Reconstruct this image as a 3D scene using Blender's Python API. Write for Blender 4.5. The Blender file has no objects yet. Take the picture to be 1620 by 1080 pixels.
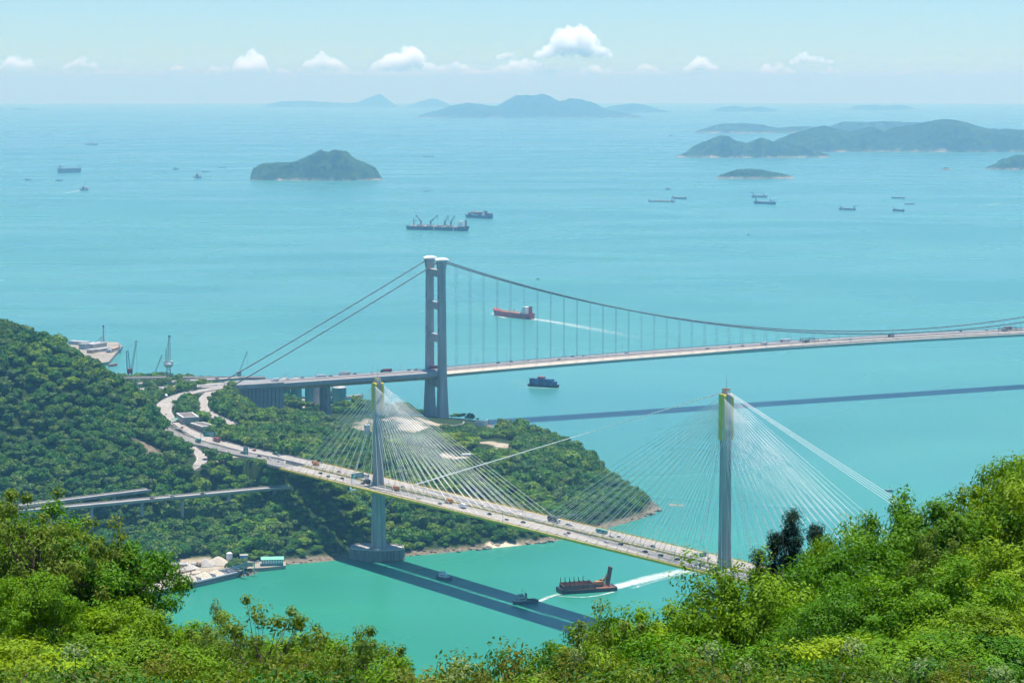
import bpy, bmesh, math, random
import numpy as np
from mathutils import Vector, Matrix

SC = bpy.context.scene
COL = SC.collection
R = math.radians
rnd = random.Random(7)

# ---------------------------------------------------------------- camera
H = 415.0                      # height of the viewpoint above the sea (m)
FPX = 3700.0                   # focal length in pixels of the 1620 px wide photograph
PITCH = R(6.4158)
RE = 7.43e6                    # effective earth radius, sea follows it
cam_d = bpy.data.cameras.new('camera'); cam = bpy.data.objects.new('camera', cam_d); COL.objects.link(cam)
cam.location = (0, 0, H); cam.rotation_euler = (math.pi/2-PITCH, 0, 0)
cam_d.sensor_width = 36; cam_d.lens = FPX/1620*36
cam_d.clip_start = 0.5; cam_d.clip_end = 400000
SC.camera = cam

# ---------------------------------------------------------------- sky and sun
SUNV = Vector((0.085, 0.127, 1.0)).normalized()
elev = math.asin(SUNV.z); azim = math.atan2(SUNV.x, SUNV.y)
world = bpy.data.worlds.new('World'); SC.world = world; world.use_nodes = True
nt = world.node_tree; nt.nodes.clear()
sky = nt.nodes.new('ShaderNodeTexSky'); sky.sky_type = 'NISHITA'; sky.sun_disc = False
sky.sun_elevation = elev; sky.sun_rotation = azim; sky.altitude = 0
sky.air_density = 1.0; sky.dust_density = 0.0; sky.ozone_density = 4.0
bg = nt.nodes.new('ShaderNodeBackground'); bg.inputs[1].default_value = 0.085
wo = nt.nodes.new('ShaderNodeOutputWorld')
tint = nt.nodes.new('ShaderNodeMix'); tint.data_type = 'RGBA'; tint.blend_type = 'MULTIPLY'; tint.inputs[0].default_value = 1
tint.inputs[7].default_value = (.62, .885, 1.2, 1)          # moist summer air: a cyan rather than yellowish horizon
nt.links.new(sky.outputs[0], tint.inputs[6]); nt.links.new(tint.outputs[2], bg.inputs[0]); nt.links.new(bg.outputs[0], wo.inputs[0])
sun_d = bpy.data.lights.new('sun', 'SUN'); sun_d.energy = 5.0; sun_d.angle = R(0.53); sun_d.color = (1, .955, .85)
sun = bpy.data.objects.new('sun', sun_d); COL.objects.link(sun)
sun.rotation_euler = (-SUNV).to_track_quat('-Z', 'Y').to_euler(); sun.location = (0, 0, 800)
SC.view_settings.view_transform = 'Standard'; SC.view_settings.look = 'None'
SC.view_settings.exposure = 0.55; SC.view_settings.gamma = 1
SC.render.engine = 'CYCLES'
cy = SC.cycles
cy.max_bounces = 12; cy.diffuse_bounces = 2; cy.glossy_bounces = 2; cy.transmission_bounces = 3
cy.volume_bounces = 12; cy.transparent_max_bounces = 12; cy.use_denoising = True
cy.use_adaptive_sampling = True; cy.adaptive_threshold = .03; cy.adaptive_min_samples = 12
cy.caustics_reflective = False; cy.caustics_refractive = False; cy.sample_clamp_indirect = 4
try: cy.denoiser = 'OPENIMAGEDENOISE'; cy.denoising_input_passes = 'RGB_ALBEDO_NORMAL'; cy.denoising_prefilter = 'ACCURATE'
except Exception: pass

# ---------------------------------------------------------------- from photograph to place
CP, SP = math.cos(PITCH), math.sin(PITCH)
def ray(u, v):
    a = (u-810)/FPX; b = (540-v)/FPX
    return Vector((a, CP+b*SP, -SP+b*CP))
def P(u, v, z):
    r = ray(u, v); t = (z-H)/r.z
    return Vector((0, 0, H))+r*t
def PY(u, v, y):
    r = ray(u, v); t = y/r.y
    return Vector((0, 0, H))+r*t
def sea_z(x, y): return -(x*x+y*y)/(2*RE)
def PS(u, v):                              # point of the curved sea seen at a pixel
    z = 0
    for _ in range(12):
        p = P(u, v, z); z = 0.5*z+0.5*sea_z(p.x, p.y)
    p.z = sea_z(p.x, p.y); return p
def proj(p):
    d = Vector(p)-Vector((0, 0, H)); w = d.y*CP-d.z*SP
    return 810+FPX*d.x/w, 540-FPX*(d.y*SP+d.z*CP)/w
def mpp(y): return y/FPX                   # metres in one photograph pixel at a distance

# ---------------------------------------------------------------- mesh helper
class MB:
    def __init__(s): s.v = []; s.f = []; s.m = []
    def add(s, vs, fs, m=0):
        b = len(s.v); s.v += [tuple(x) for x in vs]
        s.f += [tuple(b+i for i in f) for f in fs]; s.m += [m]*len(fs); return s
    def box(s, c, size, rz=0.0, m=0, taper=1.0):
        hx, hy, hz = size[0]/2, size[1]/2, size[2]/2; ca, sa = math.cos(rz), math.sin(rz); vs = []
        for dz in (-1, 1):
            k = 1 if dz < 0 else taper
            for dx, dy in ((-1, -1), (1, -1), (1, 1), (-1, 1)):
                x, y = dx*hx*k, dy*hy*k
                vs.append((c[0]+x*ca-y*sa, c[1]+x*sa+y*ca, c[2]+dz*hz))
        return s.add(vs, [(3, 2, 1, 0), (4, 5, 6, 7), (0, 1, 5, 4), (1, 2, 6, 5), (2, 3, 7, 6), (3, 0, 4, 7)], m)
    def bar(s, a, b, w, h=None, m=0, up=(0, 0, 1)):
        a, b = Vector(a), Vector(b); d = b-a
        if d.length < 1e-6: return s
        d.normalize(); h = h or w; up = Vector(up)
        if abs(d.dot(up)) > .98: up = Vector((0, 1, 0))
        x = d.cross(up).normalized(); y = x.cross(d).normalized(); vs = []
        for p in (a, b):
            for i, j in ((-1, -1), (1, -1), (1, 1), (-1, 1)): vs.append(p+x*(w/2*i)+y*(h/2*j))
        return s.add(vs, [(0, 1, 2, 3), (7, 6, 5, 4), (1, 0, 4, 5), (2, 1, 5, 6), (3, 2, 6, 7), (0, 3, 7, 4)], m)
    def tube(s, pts, rs, n=6, m=0, cap=True):
        pts = [Vector(p) for p in pts]
        if not hasattr(rs, '__len__'): rs = [rs]*len(pts)
        rings = []
        for i, p in enumerate(pts):
            d = (pts[min(i+1, len(pts)-1)]-pts[max(i-1, 0)]).normalized()
            up = Vector((0, 0, 1)) if abs(d.z) < .95 else Vector((0, 1, 0))
            x = d.cross(up).normalized(); y = x.cross(d).normalized()
            rings.append([p+(x*math.cos(2*math.pi*k/n)+y*math.sin(2*math.pi*k/n))*rs[i] for k in range(n)])
        return s.loft(rings, m, cap)
    def loft(s, rings, m=0, cap=True):
        n = len(rings[0]); vs = [p for r in rings for p in r]; fs = []
        for i in range(len(rings)-1):
            for k in range(n):
                a = i*n+k; b = i*n+(k+1) % n
                fs.append((a, b, b+n, a+n))
        if cap:
            fs.append(tuple(range(n-1, -1, -1))); o = (len(rings)-1)*n; fs.append(tuple(range(o, o+n)))
        return s.add(vs, fs, m)
    def prism(s, poly, z0, z1, m=0):
        return s.loft([[(p[0], p[1], z0) for p in poly], [(p[0], p[1], z1) for p in poly]], m)
    def dome(s, c, rx, ry, h, n=14, k=5, m=0, jit=0, rg=rnd):     # heap
        vs = []; fs = []
        for j in range(k):
            t = j/k
            for i in range(n):
                a = 2*math.pi*i/n; q = 1+jit*rg.uniform(-1, 1)
                vs.append((c[0]+rx*(1-t)*q*math.cos(a), c[1]+ry*(1-t)*q*math.sin(a), c[2]+h*(1-(1-t)**1.25)))
        vs.append((c[0], c[1], c[2]+h))
        for j in range(k-1):
            for i in range(n): fs.append((j*n+i, j*n+(i+1) % n, (j+1)*n+(i+1) % n, (j+1)*n+i))
        for i in range(n): fs.append(((k-1)*n+i, (k-1)*n+(i+1) % n, k*n))
        return s.add(vs, fs, m)
    def mesh(s, name, mats, smooth=False, org=(0, 0, 0)):
        me = bpy.data.meshes.new(name); o = Vector(org)
        me.from_pydata([tuple(Vector(v)-o) for v in s.v], [], s.f)
        for mt in (mats if isinstance(mats, (list, tuple)) else [mats]): me.materials.append(mt)
        if any(s.m): me.polygons.foreach_set('material_index', s.m)
        if smooth: me.polygons.foreach_set('use_smooth', [True]*len(me.polygons))
        me.update(); return me
    def build(s, name, mats, parent=None, org=None, smooth=False):
        if org is None: org = parent.get('_org', (0, 0, 0)) if parent else (0, 0, 0)
        o = bpy.data.objects.new(name, s.mesh(name, mats, smooth, org)); COL.objects.link(o)
        if parent: o.parent = parent; o['_org'] = tuple(org)
        return o
def tag(o, label=None, cat=None, group=None, kind=None):
    if label: o['label'] = label
    if cat: o['category'] = cat
    if group: o['group'] = group
    if kind: o['kind'] = kind
    return o
def thing(name, label, cat, loc=(0, 0, 0), group=None):
    o = bpy.data.objects.new(name, None); COL.objects.link(o); o.location = loc; o['_org'] = tuple(loc)
    o.empty_display_size = 1
    return tag(o, label, cat, group)
def copy_tree(o, parent=None):
    c = o.copy(); COL.objects.link(c); c.parent = parent
    for ch in o.children: copy_tree(ch, c)
    return c
def nmesh(name, verts, faces, mats, smooth=False):     # from numpy arrays, all faces with the same count
    me = bpy.data.meshes.new(name); n = faces.shape[1]
    me.vertices.add(len(verts)); me.vertices.foreach_set('co', np.asarray(verts, np.float32).ravel())
    me.loops.add(faces.size); me.loops.foreach_set('vertex_index', faces.astype(np.int32).ravel())
    me.polygons.add(len(faces)); me.polygons.foreach_set('loop_start', np.arange(len(faces), dtype=np.int32)*n)
    try: me.polygons.foreach_set('loop_total', np.full(len(faces), n, np.int32))
    except Exception: pass
    for mt in (mats if isinstance(mats, (list, tuple)) else [mats]): me.materials.append(mt)
    if smooth: me.polygons.foreach_set('use_smooth', np.ones(len(faces), bool))
    me.update(calc_edges=True); return me
def link(name, me, parent=None):
    o = bpy.data.objects.new(name, me); COL.objects.link(o)
    if parent: o.parent = parent
    return o

# ---------------------------------------------------------------- noise for terrain
def vnoise(x, y, seed=0):
    x = np.asarray(x, float); y = np.asarray(y, float)
    xi = np.floor(x); yi = np.floor(y); xf = x-xi; yf = y-yi
    def h(a, b):
        q = np.sin(a*127.1+b*311.7+seed*74.7)*43758.5453
        return q-np.floor(q)
    sx = xf*xf*(3-2*xf); sy = yf*yf*(3-2*yf)
    return (h(xi, yi)*(1-sx)+h(xi+1, yi)*sx)*(1-sy)+(h(xi, yi+1)*(1-sx)+h(xi+1, yi+1)*sx)*sy
def fbm(x, y, seed=0, o=4):
    t = 0; a = .5; k = 1.0
    for i in range(o): t = t+a*vnoise(x*k, y*k, seed+i); a *= .5; k *= 2.03
    return t

# ---------------------------------------------------------------- materials
def _nt(name):
    m = bpy.data.materials.new(name); m.use_nodes = True; n = m.node_tree; n.nodes.clear()
    out = n.nodes.new('ShaderNodeOutputMaterial'); return m, n, out
def node(n, t, **kw):
    x = n.nodes.new(t)
    for k, v in kw.items(): setattr(x, k, v)
    return x
def noise(n, scale, detail=4, rough=.55, coord='Object', stretch=None, dist=0):
    tc = node(n, 'ShaderNodeTexCoord'); src = tc.outputs['Object']
    if coord == 'Position': src = node(n, 'ShaderNodeNewGeometry').outputs['Position']
    if stretch:
        mp = node(n, 'ShaderNodeMapping'); mp.inputs['Scale'].default_value = stretch; n.links.new(src, mp.inputs[0]); src = mp.outputs[0]
    t = node(n, 'ShaderNodeTexNoise'); t.inputs['Scale'].default_value = scale; t.inputs['Detail'].default_value = detail
    t.inputs['Roughness'].default_value = rough; t.inputs['Distortion'].default_value = dist
    n.links.new(src, t.inputs['Vector']); return t.outputs[0]
def ramp(n, fac, stops, interp='LINEAR'):
    r = node(n, 'ShaderNodeValToRGB'); r.color_ramp.interpolation = interp
    e = r.color_ramp.elements
    while len(e) < len(stops): e.new(.5)
    for q, (p, c) in zip(e, stops):
        q.position = p; q.color = (*c, 1) if len(c) == 3 else c
    n.links.new(fac, r.inputs[0]); return r.outputs[0]
def mix(n, fac, a, b, blend='MIX'):
    m = node(n, 'ShaderNodeMix', data_type='RGBA', blend_type=blend)
    for i, x in ((0, fac), (6, a), (7, b)):
        if isinstance(x, (int, float)): m.inputs[i].default_value = x
        elif isinstance(x, tuple): m.inputs[i].default_value = (*x, 1)
        else: n.links.new(x, m.inputs[i])
    return m.outputs[2]
def M(name, col, rough=.6, var=.25, scale=.3, metal=0.0, bump=0.0, col2=None, stretch=None, coord='Object', spec=.4):
    m, n, out = _nt(name); b = node(n, 'ShaderNodeBsdfPrincipled')
    c2 = col2 or tuple(x*(1-var) for x in col); c1 = col if col2 else tuple(min(1, x*(1+var*.5)) for x in col)
    nz = noise(n, scale, 5, .6, coord, stretch)
    c = ramp(n, nz, [(.3, c2), (.7, c1)])
    n.links.new(c, b.inputs['Base Color']); b.inputs['Roughness'].default_value = rough; b.inputs['Metallic'].default_value = metal
    b.inputs['Specular IOR Level'].default_value = spec
    if bump:
        bp = node(n, 'ShaderNodeBump'); bp.inputs['Strength'].default_value = bump; bp.inputs['Distance'].default_value = 1
        n.links.new(noise(n, scale*4, 4, .6, coord), bp.inputs['Height']); n.links.new(bp.outputs[0], b.inputs['Normal'])
    n.links.new(b.outputs[0], out.inputs[0]); return m
def leafmat(name, a, b, c, trans=.3, scale=.35, flower=None):
    m, n, out = _nt(name)
    nz = noise(n, scale, 3, .6); oi = node(n, 'ShaderNodeObjectInfo')
    col = ramp(n, nz, [(.3, a), (.52, b), (.72, c)])
    hs = node(n, 'ShaderNodeHueSaturation'); n.links.new(col, hs.inputs['Color'])
    mr = node(n, 'ShaderNodeMapRange'); n.links.new(oi.outputs['Random'], mr.inputs[0]); mr.inputs[3].default_value = .475; mr.inputs[4].default_value = .53
    mr2 = node(n, 'ShaderNodeMapRange'); n.links.new(oi.outputs['Random'], mr2.inputs[0]); mr2.inputs[3].default_value = 1.18; mr2.inputs[4].default_value = .8
    n.links.new(mr.outputs[0], hs.inputs['Hue']); n.links.new(mr2.outputs[0], hs.inputs['Value'])
    d = node(n, 'ShaderNodeBsdfPrincipled'); d.inputs['Roughness'].default_value = .5; d.inputs['Specular IOR Level'].default_value = .12
    t = node(n, 'ShaderNodeBsdfTranslucent'); mx = node(n, 'ShaderNodeMixShader'); mx.inputs[0].default_value = trans
    n.links.new(hs.outputs[0], d.inputs['Base Color'])
    t2 = mix(n, 1.0, hs.outputs[0], (1.0, 1.05, .55), 'MULTIPLY'); n.links.new(t2, t.inputs[0])
    n.links.new(d.outputs[0], mx.inputs[1]); n.links.new(t.outputs[0], mx.inputs[2]); n.links.new(mx.outputs[0], out.inputs[0]); return m

MT = {}
MT['concrete'] = M('concrete', (.42, .41, .39), .8, .3, .08, bump=.1)
MT['concrete_dark'] = M('weathered_concrete', (.27, .265, .27), .85, .35, .1, bump=.1)
MT['tower_conc'] = M('tower_concrete', (.42, .395, .385), .8, .4, .22, stretch=(1, 1, .07))
MT['mast_conc'] = M('mast_concrete', (.37, .36, .35), .75, .45, .5, stretch=(1, 1, .05))
MT['yellow'] = M('yellow_paint', (.72, .50, .015), .5, .2, .2)
MT['yellow_pale'] = M('faded_yellow_paint', (.60, .48, .16), .6, .25, .3)
MT['road'] = M('concrete_road', (.33, .305, .285), .85, .16, .05, stretch=(1, 1, 1))
MT['asphalt'] = M('asphalt', (.20, .19, .185), .85, .25, .06)
MT['roadbrown'] = M('bridge_surfacing', (.25, .205, .19), .85, .2, .08)
MT['paint'] = M('road_paint', (.75, .75, .72), .6, .15, .5)
MT['cable'] = M('white_cable', (.80, .80, .80), .45, .06, .2)
MT['cable_dark'] = M('dark_cable', (.10, .085, .09), .5, .2, .3)
MT['steel_grey'] = M('grey_steel', (.33, .345, .36), .5, .2, .3)
MT['galv'] = M('galvanised_steel', (.45, .46, .47), .45, .2, .5, metal=.3)
MT['white'] = M('white_paint', (.78, .78, .77), .5, .12, .3)
MT['cream'] = M('cream_panel', (.47, .41, .345), .45, .12, .12)
MT['dark'] = M('dark_steel', (.045, .047, .055), .5, .3, .3)
MT['glass'] = M('dark_glass', (.02, .025, .03), .08, .1, .5)
MT['rock'] = M('shore_rock', (.30, .25, .20), .9, .5, .25, bump=.3)
MT['rock_dark'] = M('dark_rock', (.14, .12, .105), .9, .5, .3, bump=.3)
MT['sand'] = M('pale_sand', (.50, .45, .37), .95, .15, .15, bump=.1)
MT['sand2'] = M('grey_aggregate', (.42, .40, .37), .95, .2, .2, bump=.1)
MT['bark'] = M('tree_bark', (.11, .085, .06), .9, .4, 2.0)
MT['green_roof'] = M('green_roof', (.16, .48, .36), .5, .15, .2)
MT['sign_green'] = M('green_sign', (.01, .27, .19), .4, .12, .3)
MT['teal'] = M('teal_cladding', (.07, .27, .27), .5, .25, .15, stretch=(1, 1, .2))
MT['blue'] = M('blue_paint', (.03, .13, .33), .45, .3, .3)
MT['lblue'] = M('light_blue_paint', (.10, .34, .55), .5, .25, .3)
MT['red'] = M('red_paint', (.42, .05, .05), .5, .3, .2)
MT['rust'] = M('rusty_steel', (.21, .075, .045), .8, .5, .25, bump=.15)
MT['orange'] = M('orange_machine', (.50, .20, .05), .5, .3, .4)
MT['navy'] = M('dark_blue_hull', (.03, .05, .10), .45, .3, .15)
MT['black'] = M('black_hull', (.02, .02, .025), .5, .4, .2)
MT['greyhull'] = M('grey_hull', (.16, .17, .20), .5, .25, .15)
MT['tan'] = M('tan_panel', (.45, .30, .20), .7, .25, .3)
MT['lgrey'] = M('light_grey_panel', (.42, .42, .42), .6, .2, .2)
MT['roofdark'] = M('gravel_roof', (.17, .15, .14), .95, .3, .3)
# ================================================================ SEA
def sea_material():
    m, n, out = _nt('sea_water'); b = node(n, 'ShaderNodeBsdfPrincipled')
    pos = node(n, 'ShaderNodeNewGeometry').outputs['Position']
    sep = node(n, 'ShaderNodeSeparateXYZ'); n.links.new(pos, sep.inputs[0])
    # green silty water of the channel, turquoise water of the open strait
    wob = noise(n, .0016, 3, .5, 'Position')
    ad = node(n, 'ShaderNodeMath', operation='MULTIPLY_ADD'); n.links.new(wob, ad.inputs[0]); ad.inputs[1].default_value = 700; n.links.new(sep.outputs['Y'], ad.inputs[2])
    sx = node(n, 'ShaderNodeMath', operation='MULTIPLY_ADD'); n.links.new(sep.outputs['X'], sx.inputs[0]); sx.inputs[1].default_value = .9; n.links.new(ad.outputs[0], sx.inputs[2])
    mr = node(n, 'ShaderNodeMapRange'); n.links.new(sx.outputs[0], mr.inputs[0]); mr.inputs[1].default_value = 1700; mr.inputs[2].default_value = 3100
    near = (.024, .213, .128); far = (.058, .228, .222)
    base = ramp(n, mr.outputs[0], [(0, near), (.45, (.030, .218, .165)), (1, far)])
    deep = node(n, 'ShaderNodeMapRange'); n.links.new(sep.outputs['Y'], deep.inputs[0]); deep.inputs[1].default_value = 3000; deep.inputs[2].default_value = 16000
    base = mix(n, deep.outputs[0], base, (.045, .17, .215))
    st = noise(n, .0009, 2, .5, 'Position', (1, 2.2, 1), 1.8)
    base = mix(n, 1.0, base, ramp(n, st, [(.32, (.86, .90, .95)), (.68, (1.10, 1.06, 1.03))]), 'MULTIPLY')
    n.links.new(base, b.inputs['Base Color'])
    b.inputs['IOR'].default_value = 1.33; b.inputs['Specular IOR Level'].default_value = .16
    rr = ramp(n, noise(n, .0008, 2, .5, 'Position', (1, 2.2, 1), 1.5), [(.35, (.22,)*3), (.65, (.32,)*3)])
    n.links.new(rr, b.inputs['Roughness'])
    bp = node(n, 'ShaderNodeBump'); bp.inputs['Distance'].default_value = .6
    bf = node(n, 'ShaderNodeMapRange'); n.links.new(sep.outputs['Y'], bf.inputs[0]); bf.inputs[1].default_value = 1500; bf.inputs[2].default_value = 4500; bf.inputs[3].default_value = .22; bf.inputs[4].default_value = .0; n.links.new(bf.outputs[0], bp.inputs['Strength'])
    w1 = noise(n, .16, 5, .6, 'Position', (1, 1.2, 1)); n.links.new(w1, bp.inputs['Height']); n.links.new(bp.outputs[0], b.inputs['Normal'])
    n.links.new(b.outputs[0], out.inputs[0]); return m
def sea():
    rr = np.concatenate([[0], np.geomspace(300, 125000, 150)]); na = 240
    a = np.linspace(0, 2*np.pi, na, endpoint=False)
    X = rr[:, None]*np.cos(a); Y = rr[:, None]*np.sin(a); Z = -(X**2+Y**2)/(2*RE)
    v = np.stack([X, Y, Z], -1).reshape(-1, 3); i = np.arange(len(rr)-1)[:, None]*na; k = np.arange(na)[None]; k2 = (k+1) % na
    f = np.stack([i+k, i+na+k, i+na+k2, i+k2], -1).reshape(-1, 4)
    o = link('sea', nmesh('sea', v, f, sea_material(), True)); tag(o, kind='structure')
sea()

def haze():
    m, n, out = _nt('haze_air'); v = node(n, 'ShaderNodeVolumePrincipled')
    v.inputs['Color'].default_value = (.31, .60, .90, 1); v.inputs['Absorption Color'].default_value = (1, 1, .10, 1); v.inputs['Density'].default_value = 7.6e-5; v.inputs['Anisotropy'].default_value = 0.5
    n.links.new(v.outputs[0], out.inputs['Volume'])
    o = MB().box((0, 0, -360), (270000, 270000, 1760)).build('haze', m); tag(o, kind='stuff')   # -1240 .. 520
    o.location = (0, 0, 0)
haze()

# ================================================================ FAR ISLANDS
def island_mat(name, a, b, shore):
    m, n, out = _nt(name); p = node(n, 'ShaderNodeBsdfPrincipled'); p.inputs['Roughness'].default_value = .95; p.inputs['Specular IOR Level'].default_value = .1
    c = ramp(n, noise(n, .02, 6, .7, 'Position'), [(.38, a), (.62, b)])
    c = mix(n, ramp(n, noise(n, .004, 4, .6, 'Position'), [(.58, (0,)*3), (.7, (.6,)*3)]), c, (.07, .12, .035))
    at = node(n, 'ShaderNodeAttribute', attribute_name='shore')
    c = mix(n, at.outputs['Fac'], c, shore); n.links.new(c, p.inputs['Base Color'])
    bp = node(n, 'ShaderNodeBump'); bp.inputs['Strength'].default_value = 1; bp.inputs['Distance'].default_value = 18
    n.links.new(noise(n, .035, 5, .7, 'Position'), bp.inputs['Height']); n.links.new(bp.outputs[0], p.inputs['Normal'])
    n.links.new(p.outputs[0], out.inputs[0]); return m
MISL = island_mat('island_forest', (.008, .026, .008), (.040, .095, .024), (.42, .36, .28))
def island(name, prof, vbase, depth=.55, seed=0, rough=.19, dv=0, shore_h=7):
    """prof: (u, v) of the skyline; the island stands on the sea at vbase"""
    u0, u1 = prof[0][0], prof[-1][0]; c = PS((u0+u1)/2, vbase); Y = c.y; mp = Y/FPX
    us = np.array([p[0] for p in prof], float); W = (u1-u0)*mp; D = min(W*depth, 5200)
    Yc = Y+D/2
    hs = np.array([max(0.0, PY(u, v, Yc).z-sea_z(PY(u, v, Yc).x, Yc)) for u, v in prof])
    xs = np.array([PY(u, vbase, Yc).x for u in us])
    nx = int(min(220, max(60, (u1-u0)*.7))); ny = 46
    gx = np.linspace(xs[0], xs[-1], nx); h = np.interp(gx, xs, hs)
    k = np.array([.25, .5, .25]); h = np.convolve(np.pad(h, 1, 'edge'), k, 'valid')
    t = np.linspace(0, 1, ny)
    X, T = np.meshgrid(gx, t); HH = np.repeat(h[None], ny, 0)
    # plan outline: depth shrinks where the skyline is low
    wd = np.clip((h/np.max(h))**.45, 0.12, 1)[None]*(.8+.4*fbm(gx/(W*.11)+seed, gx*0+seed, seed))[None]
    q = np.abs(T-.5)*2/wd; q = q+(fbm(X/(W*.06), T*9, seed+3)-.5)*.35
    shape = np.clip(1-q**1.9, -.15, 1)
    nz = (fbm(X/(W*.07), T*W*depth/(W*.07), seed, 5)-.47)
    Z = HH*shape*(1+nz*rough*4*(1-np.clip(1-q*2.2, 0, 1)))+np.where(shape > 0, 1, 0)*nz*HH.max()*rough*.6
    Z = np.where(shape <= 0, -12+shape*30, np.maximum(Z, -12))
    Z = Z-np.where((T == 0) | (T == 1) | (X == gx[0]) | (X == gx[-1]), 25, 0)
    Yg = Y+T*D+(X-c.x)*0
    Zs = Z-(X**2+Yg**2)/(2*RE)
    v = np.stack([X, Yg, Zs], -1).reshape(-1, 3); i = (np.arange(ny-1)*nx)[:, None]; kx = np.arange(nx-1)[None]
    f = np.stack([i+kx, i+kx+1, i+nx+kx+1, i+nx+kx], -1).reshape(-1, 4)
    me = nmesh(name, v, f, MISL, True)
    s = np.clip(1-(Z-shore_h*.45)/(shore_h*.55), 0, 1)*np.clip(fbm(X/60, Yg/60, seed+9)*2.2-.45, 0, 1)
    at = me.attributes.new('shore', 'FLOAT', 'POINT'); at.data.foreach_set('value', s.astype(np.float32).ravel())
    o = link(name, me); tag(o, kind='structure'); return o
# nearest wooded island in the middle left
island('island', [(396, 284), (400, 268), (416, 258), (430, 257), (446, 255), (458, 258), (470, 257), (482, 250), (497, 241), (510, 238), (534, 239), (548, 242), (562, 250), (578, 258), (592, 266), (601, 277), (606, 283)], 286, .5, 1)
# low island in front of the peninsula
island('island', [(1130, 283), (1140, 277), (1152, 273), (1168, 268), (1190, 267), (1206, 269), (1222, 272), (1240, 275), (1252, 279), (1258, 282)], 283, .45, 2, shore_h=9)
# peninsula, right
island('island', [(1066, 249), (1084, 242), (1104, 229), (1118, 223), (1140, 216), (1150, 216), (1166, 224), (1180, 226), (1202, 219), (1216, 222), (1240, 226), (1262, 231), (1286, 238), (1312, 246)], 250, .42, 3, shore_h=10)
island('island', [(1210, 238), (1228, 222), (1250, 214), (1276, 207), (1302, 201), (1322, 205), (1346, 210), (1376, 201), (1396, 209), (1424, 204), (1452, 197), (1478, 190), (1497, 186), (1516, 190), (1540, 197), (1570, 205), (1600, 205), (1640, 208), (1700, 206), (1760, 222), (1800, 240)], 241, .3, 4, shore_h=10)
island('island', [(1556, 269), (1572, 260), (1584, 253), (1600, 248), (1624, 246), (1660, 248), (1700, 262), (1720, 268)], 269, .5, 5, shore_h=9)
island('island', [(1488, 269), (1494, 265), (1499, 265), (1506, 269)], 269.5, .6, 6, shore_h=10)
# behind the peninsula
island('island', [(1098, 211), (1112, 204), (1140, 196), (1160, 195), (1180, 196), (1206, 198), (1226, 203), (1250, 201), (1280, 200), (1310, 206), (1330, 211)], 211, .35, 7, shore_h=12)
island('island', [(1290, 212), (1318, 197), (1342, 192), (1372, 194), (1396, 191), (1430, 193), (1456, 194), (1480, 201), (1510, 212)], 212, .3, 8, shore_h=12)
# big far island in the middle
island('island', [(658, 186), (676, 178), (700, 173), (722, 166), (740, 162), (760, 166), (786, 170), (800, 161), (816, 153), (832, 151), (846, 151), (858, 148), (872, 153), (884, 159), (900, 157), (916, 159), (938, 164), (962, 173), (980, 179), (1016, 184)], 187, .25, 9, shore_h=14)
island('island', [(944, 176), (968, 168), (990, 165), (1004, 164), (1020, 166), (1036, 171), (1058, 177)], 178, .25, 10, shore_h=0)
island('island', [(410, 170), (440, 162), (470, 160), (500, 161), (540, 163), (566, 162), (584, 155), (602, 150), (614, 157), (628, 169)], 170, .2, 11, shore_h=0)
island('island', [(640, 170), (660, 162), (684, 156), (700, 160), (716, 168)], 170, .25, 12, shore_h=0)
island('island', [(1124, 176), (1140, 170), (1164, 168), (1180, 171), (1204, 169), (1226, 173), (1230, 176)], 176.5, .2, 13, shore_h=0)
island('island', [(1336, 174), (1354, 168), (1386, 166), (1400, 168), (1424, 166), (1440, 169), (1452, 174)], 174.5, .2, 14, shore_h=14)
island('island', [(18, 173), (30, 171), (44, 172), (66, 174)], 174.5, .2, 15, shore_h=0)
# skerry off the headland point
island('island', [(1056, 799), (1062, 796), (1068, 798), (1074, 797), (1084, 800)], 800, .5, 17, shore_h=99)

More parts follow.
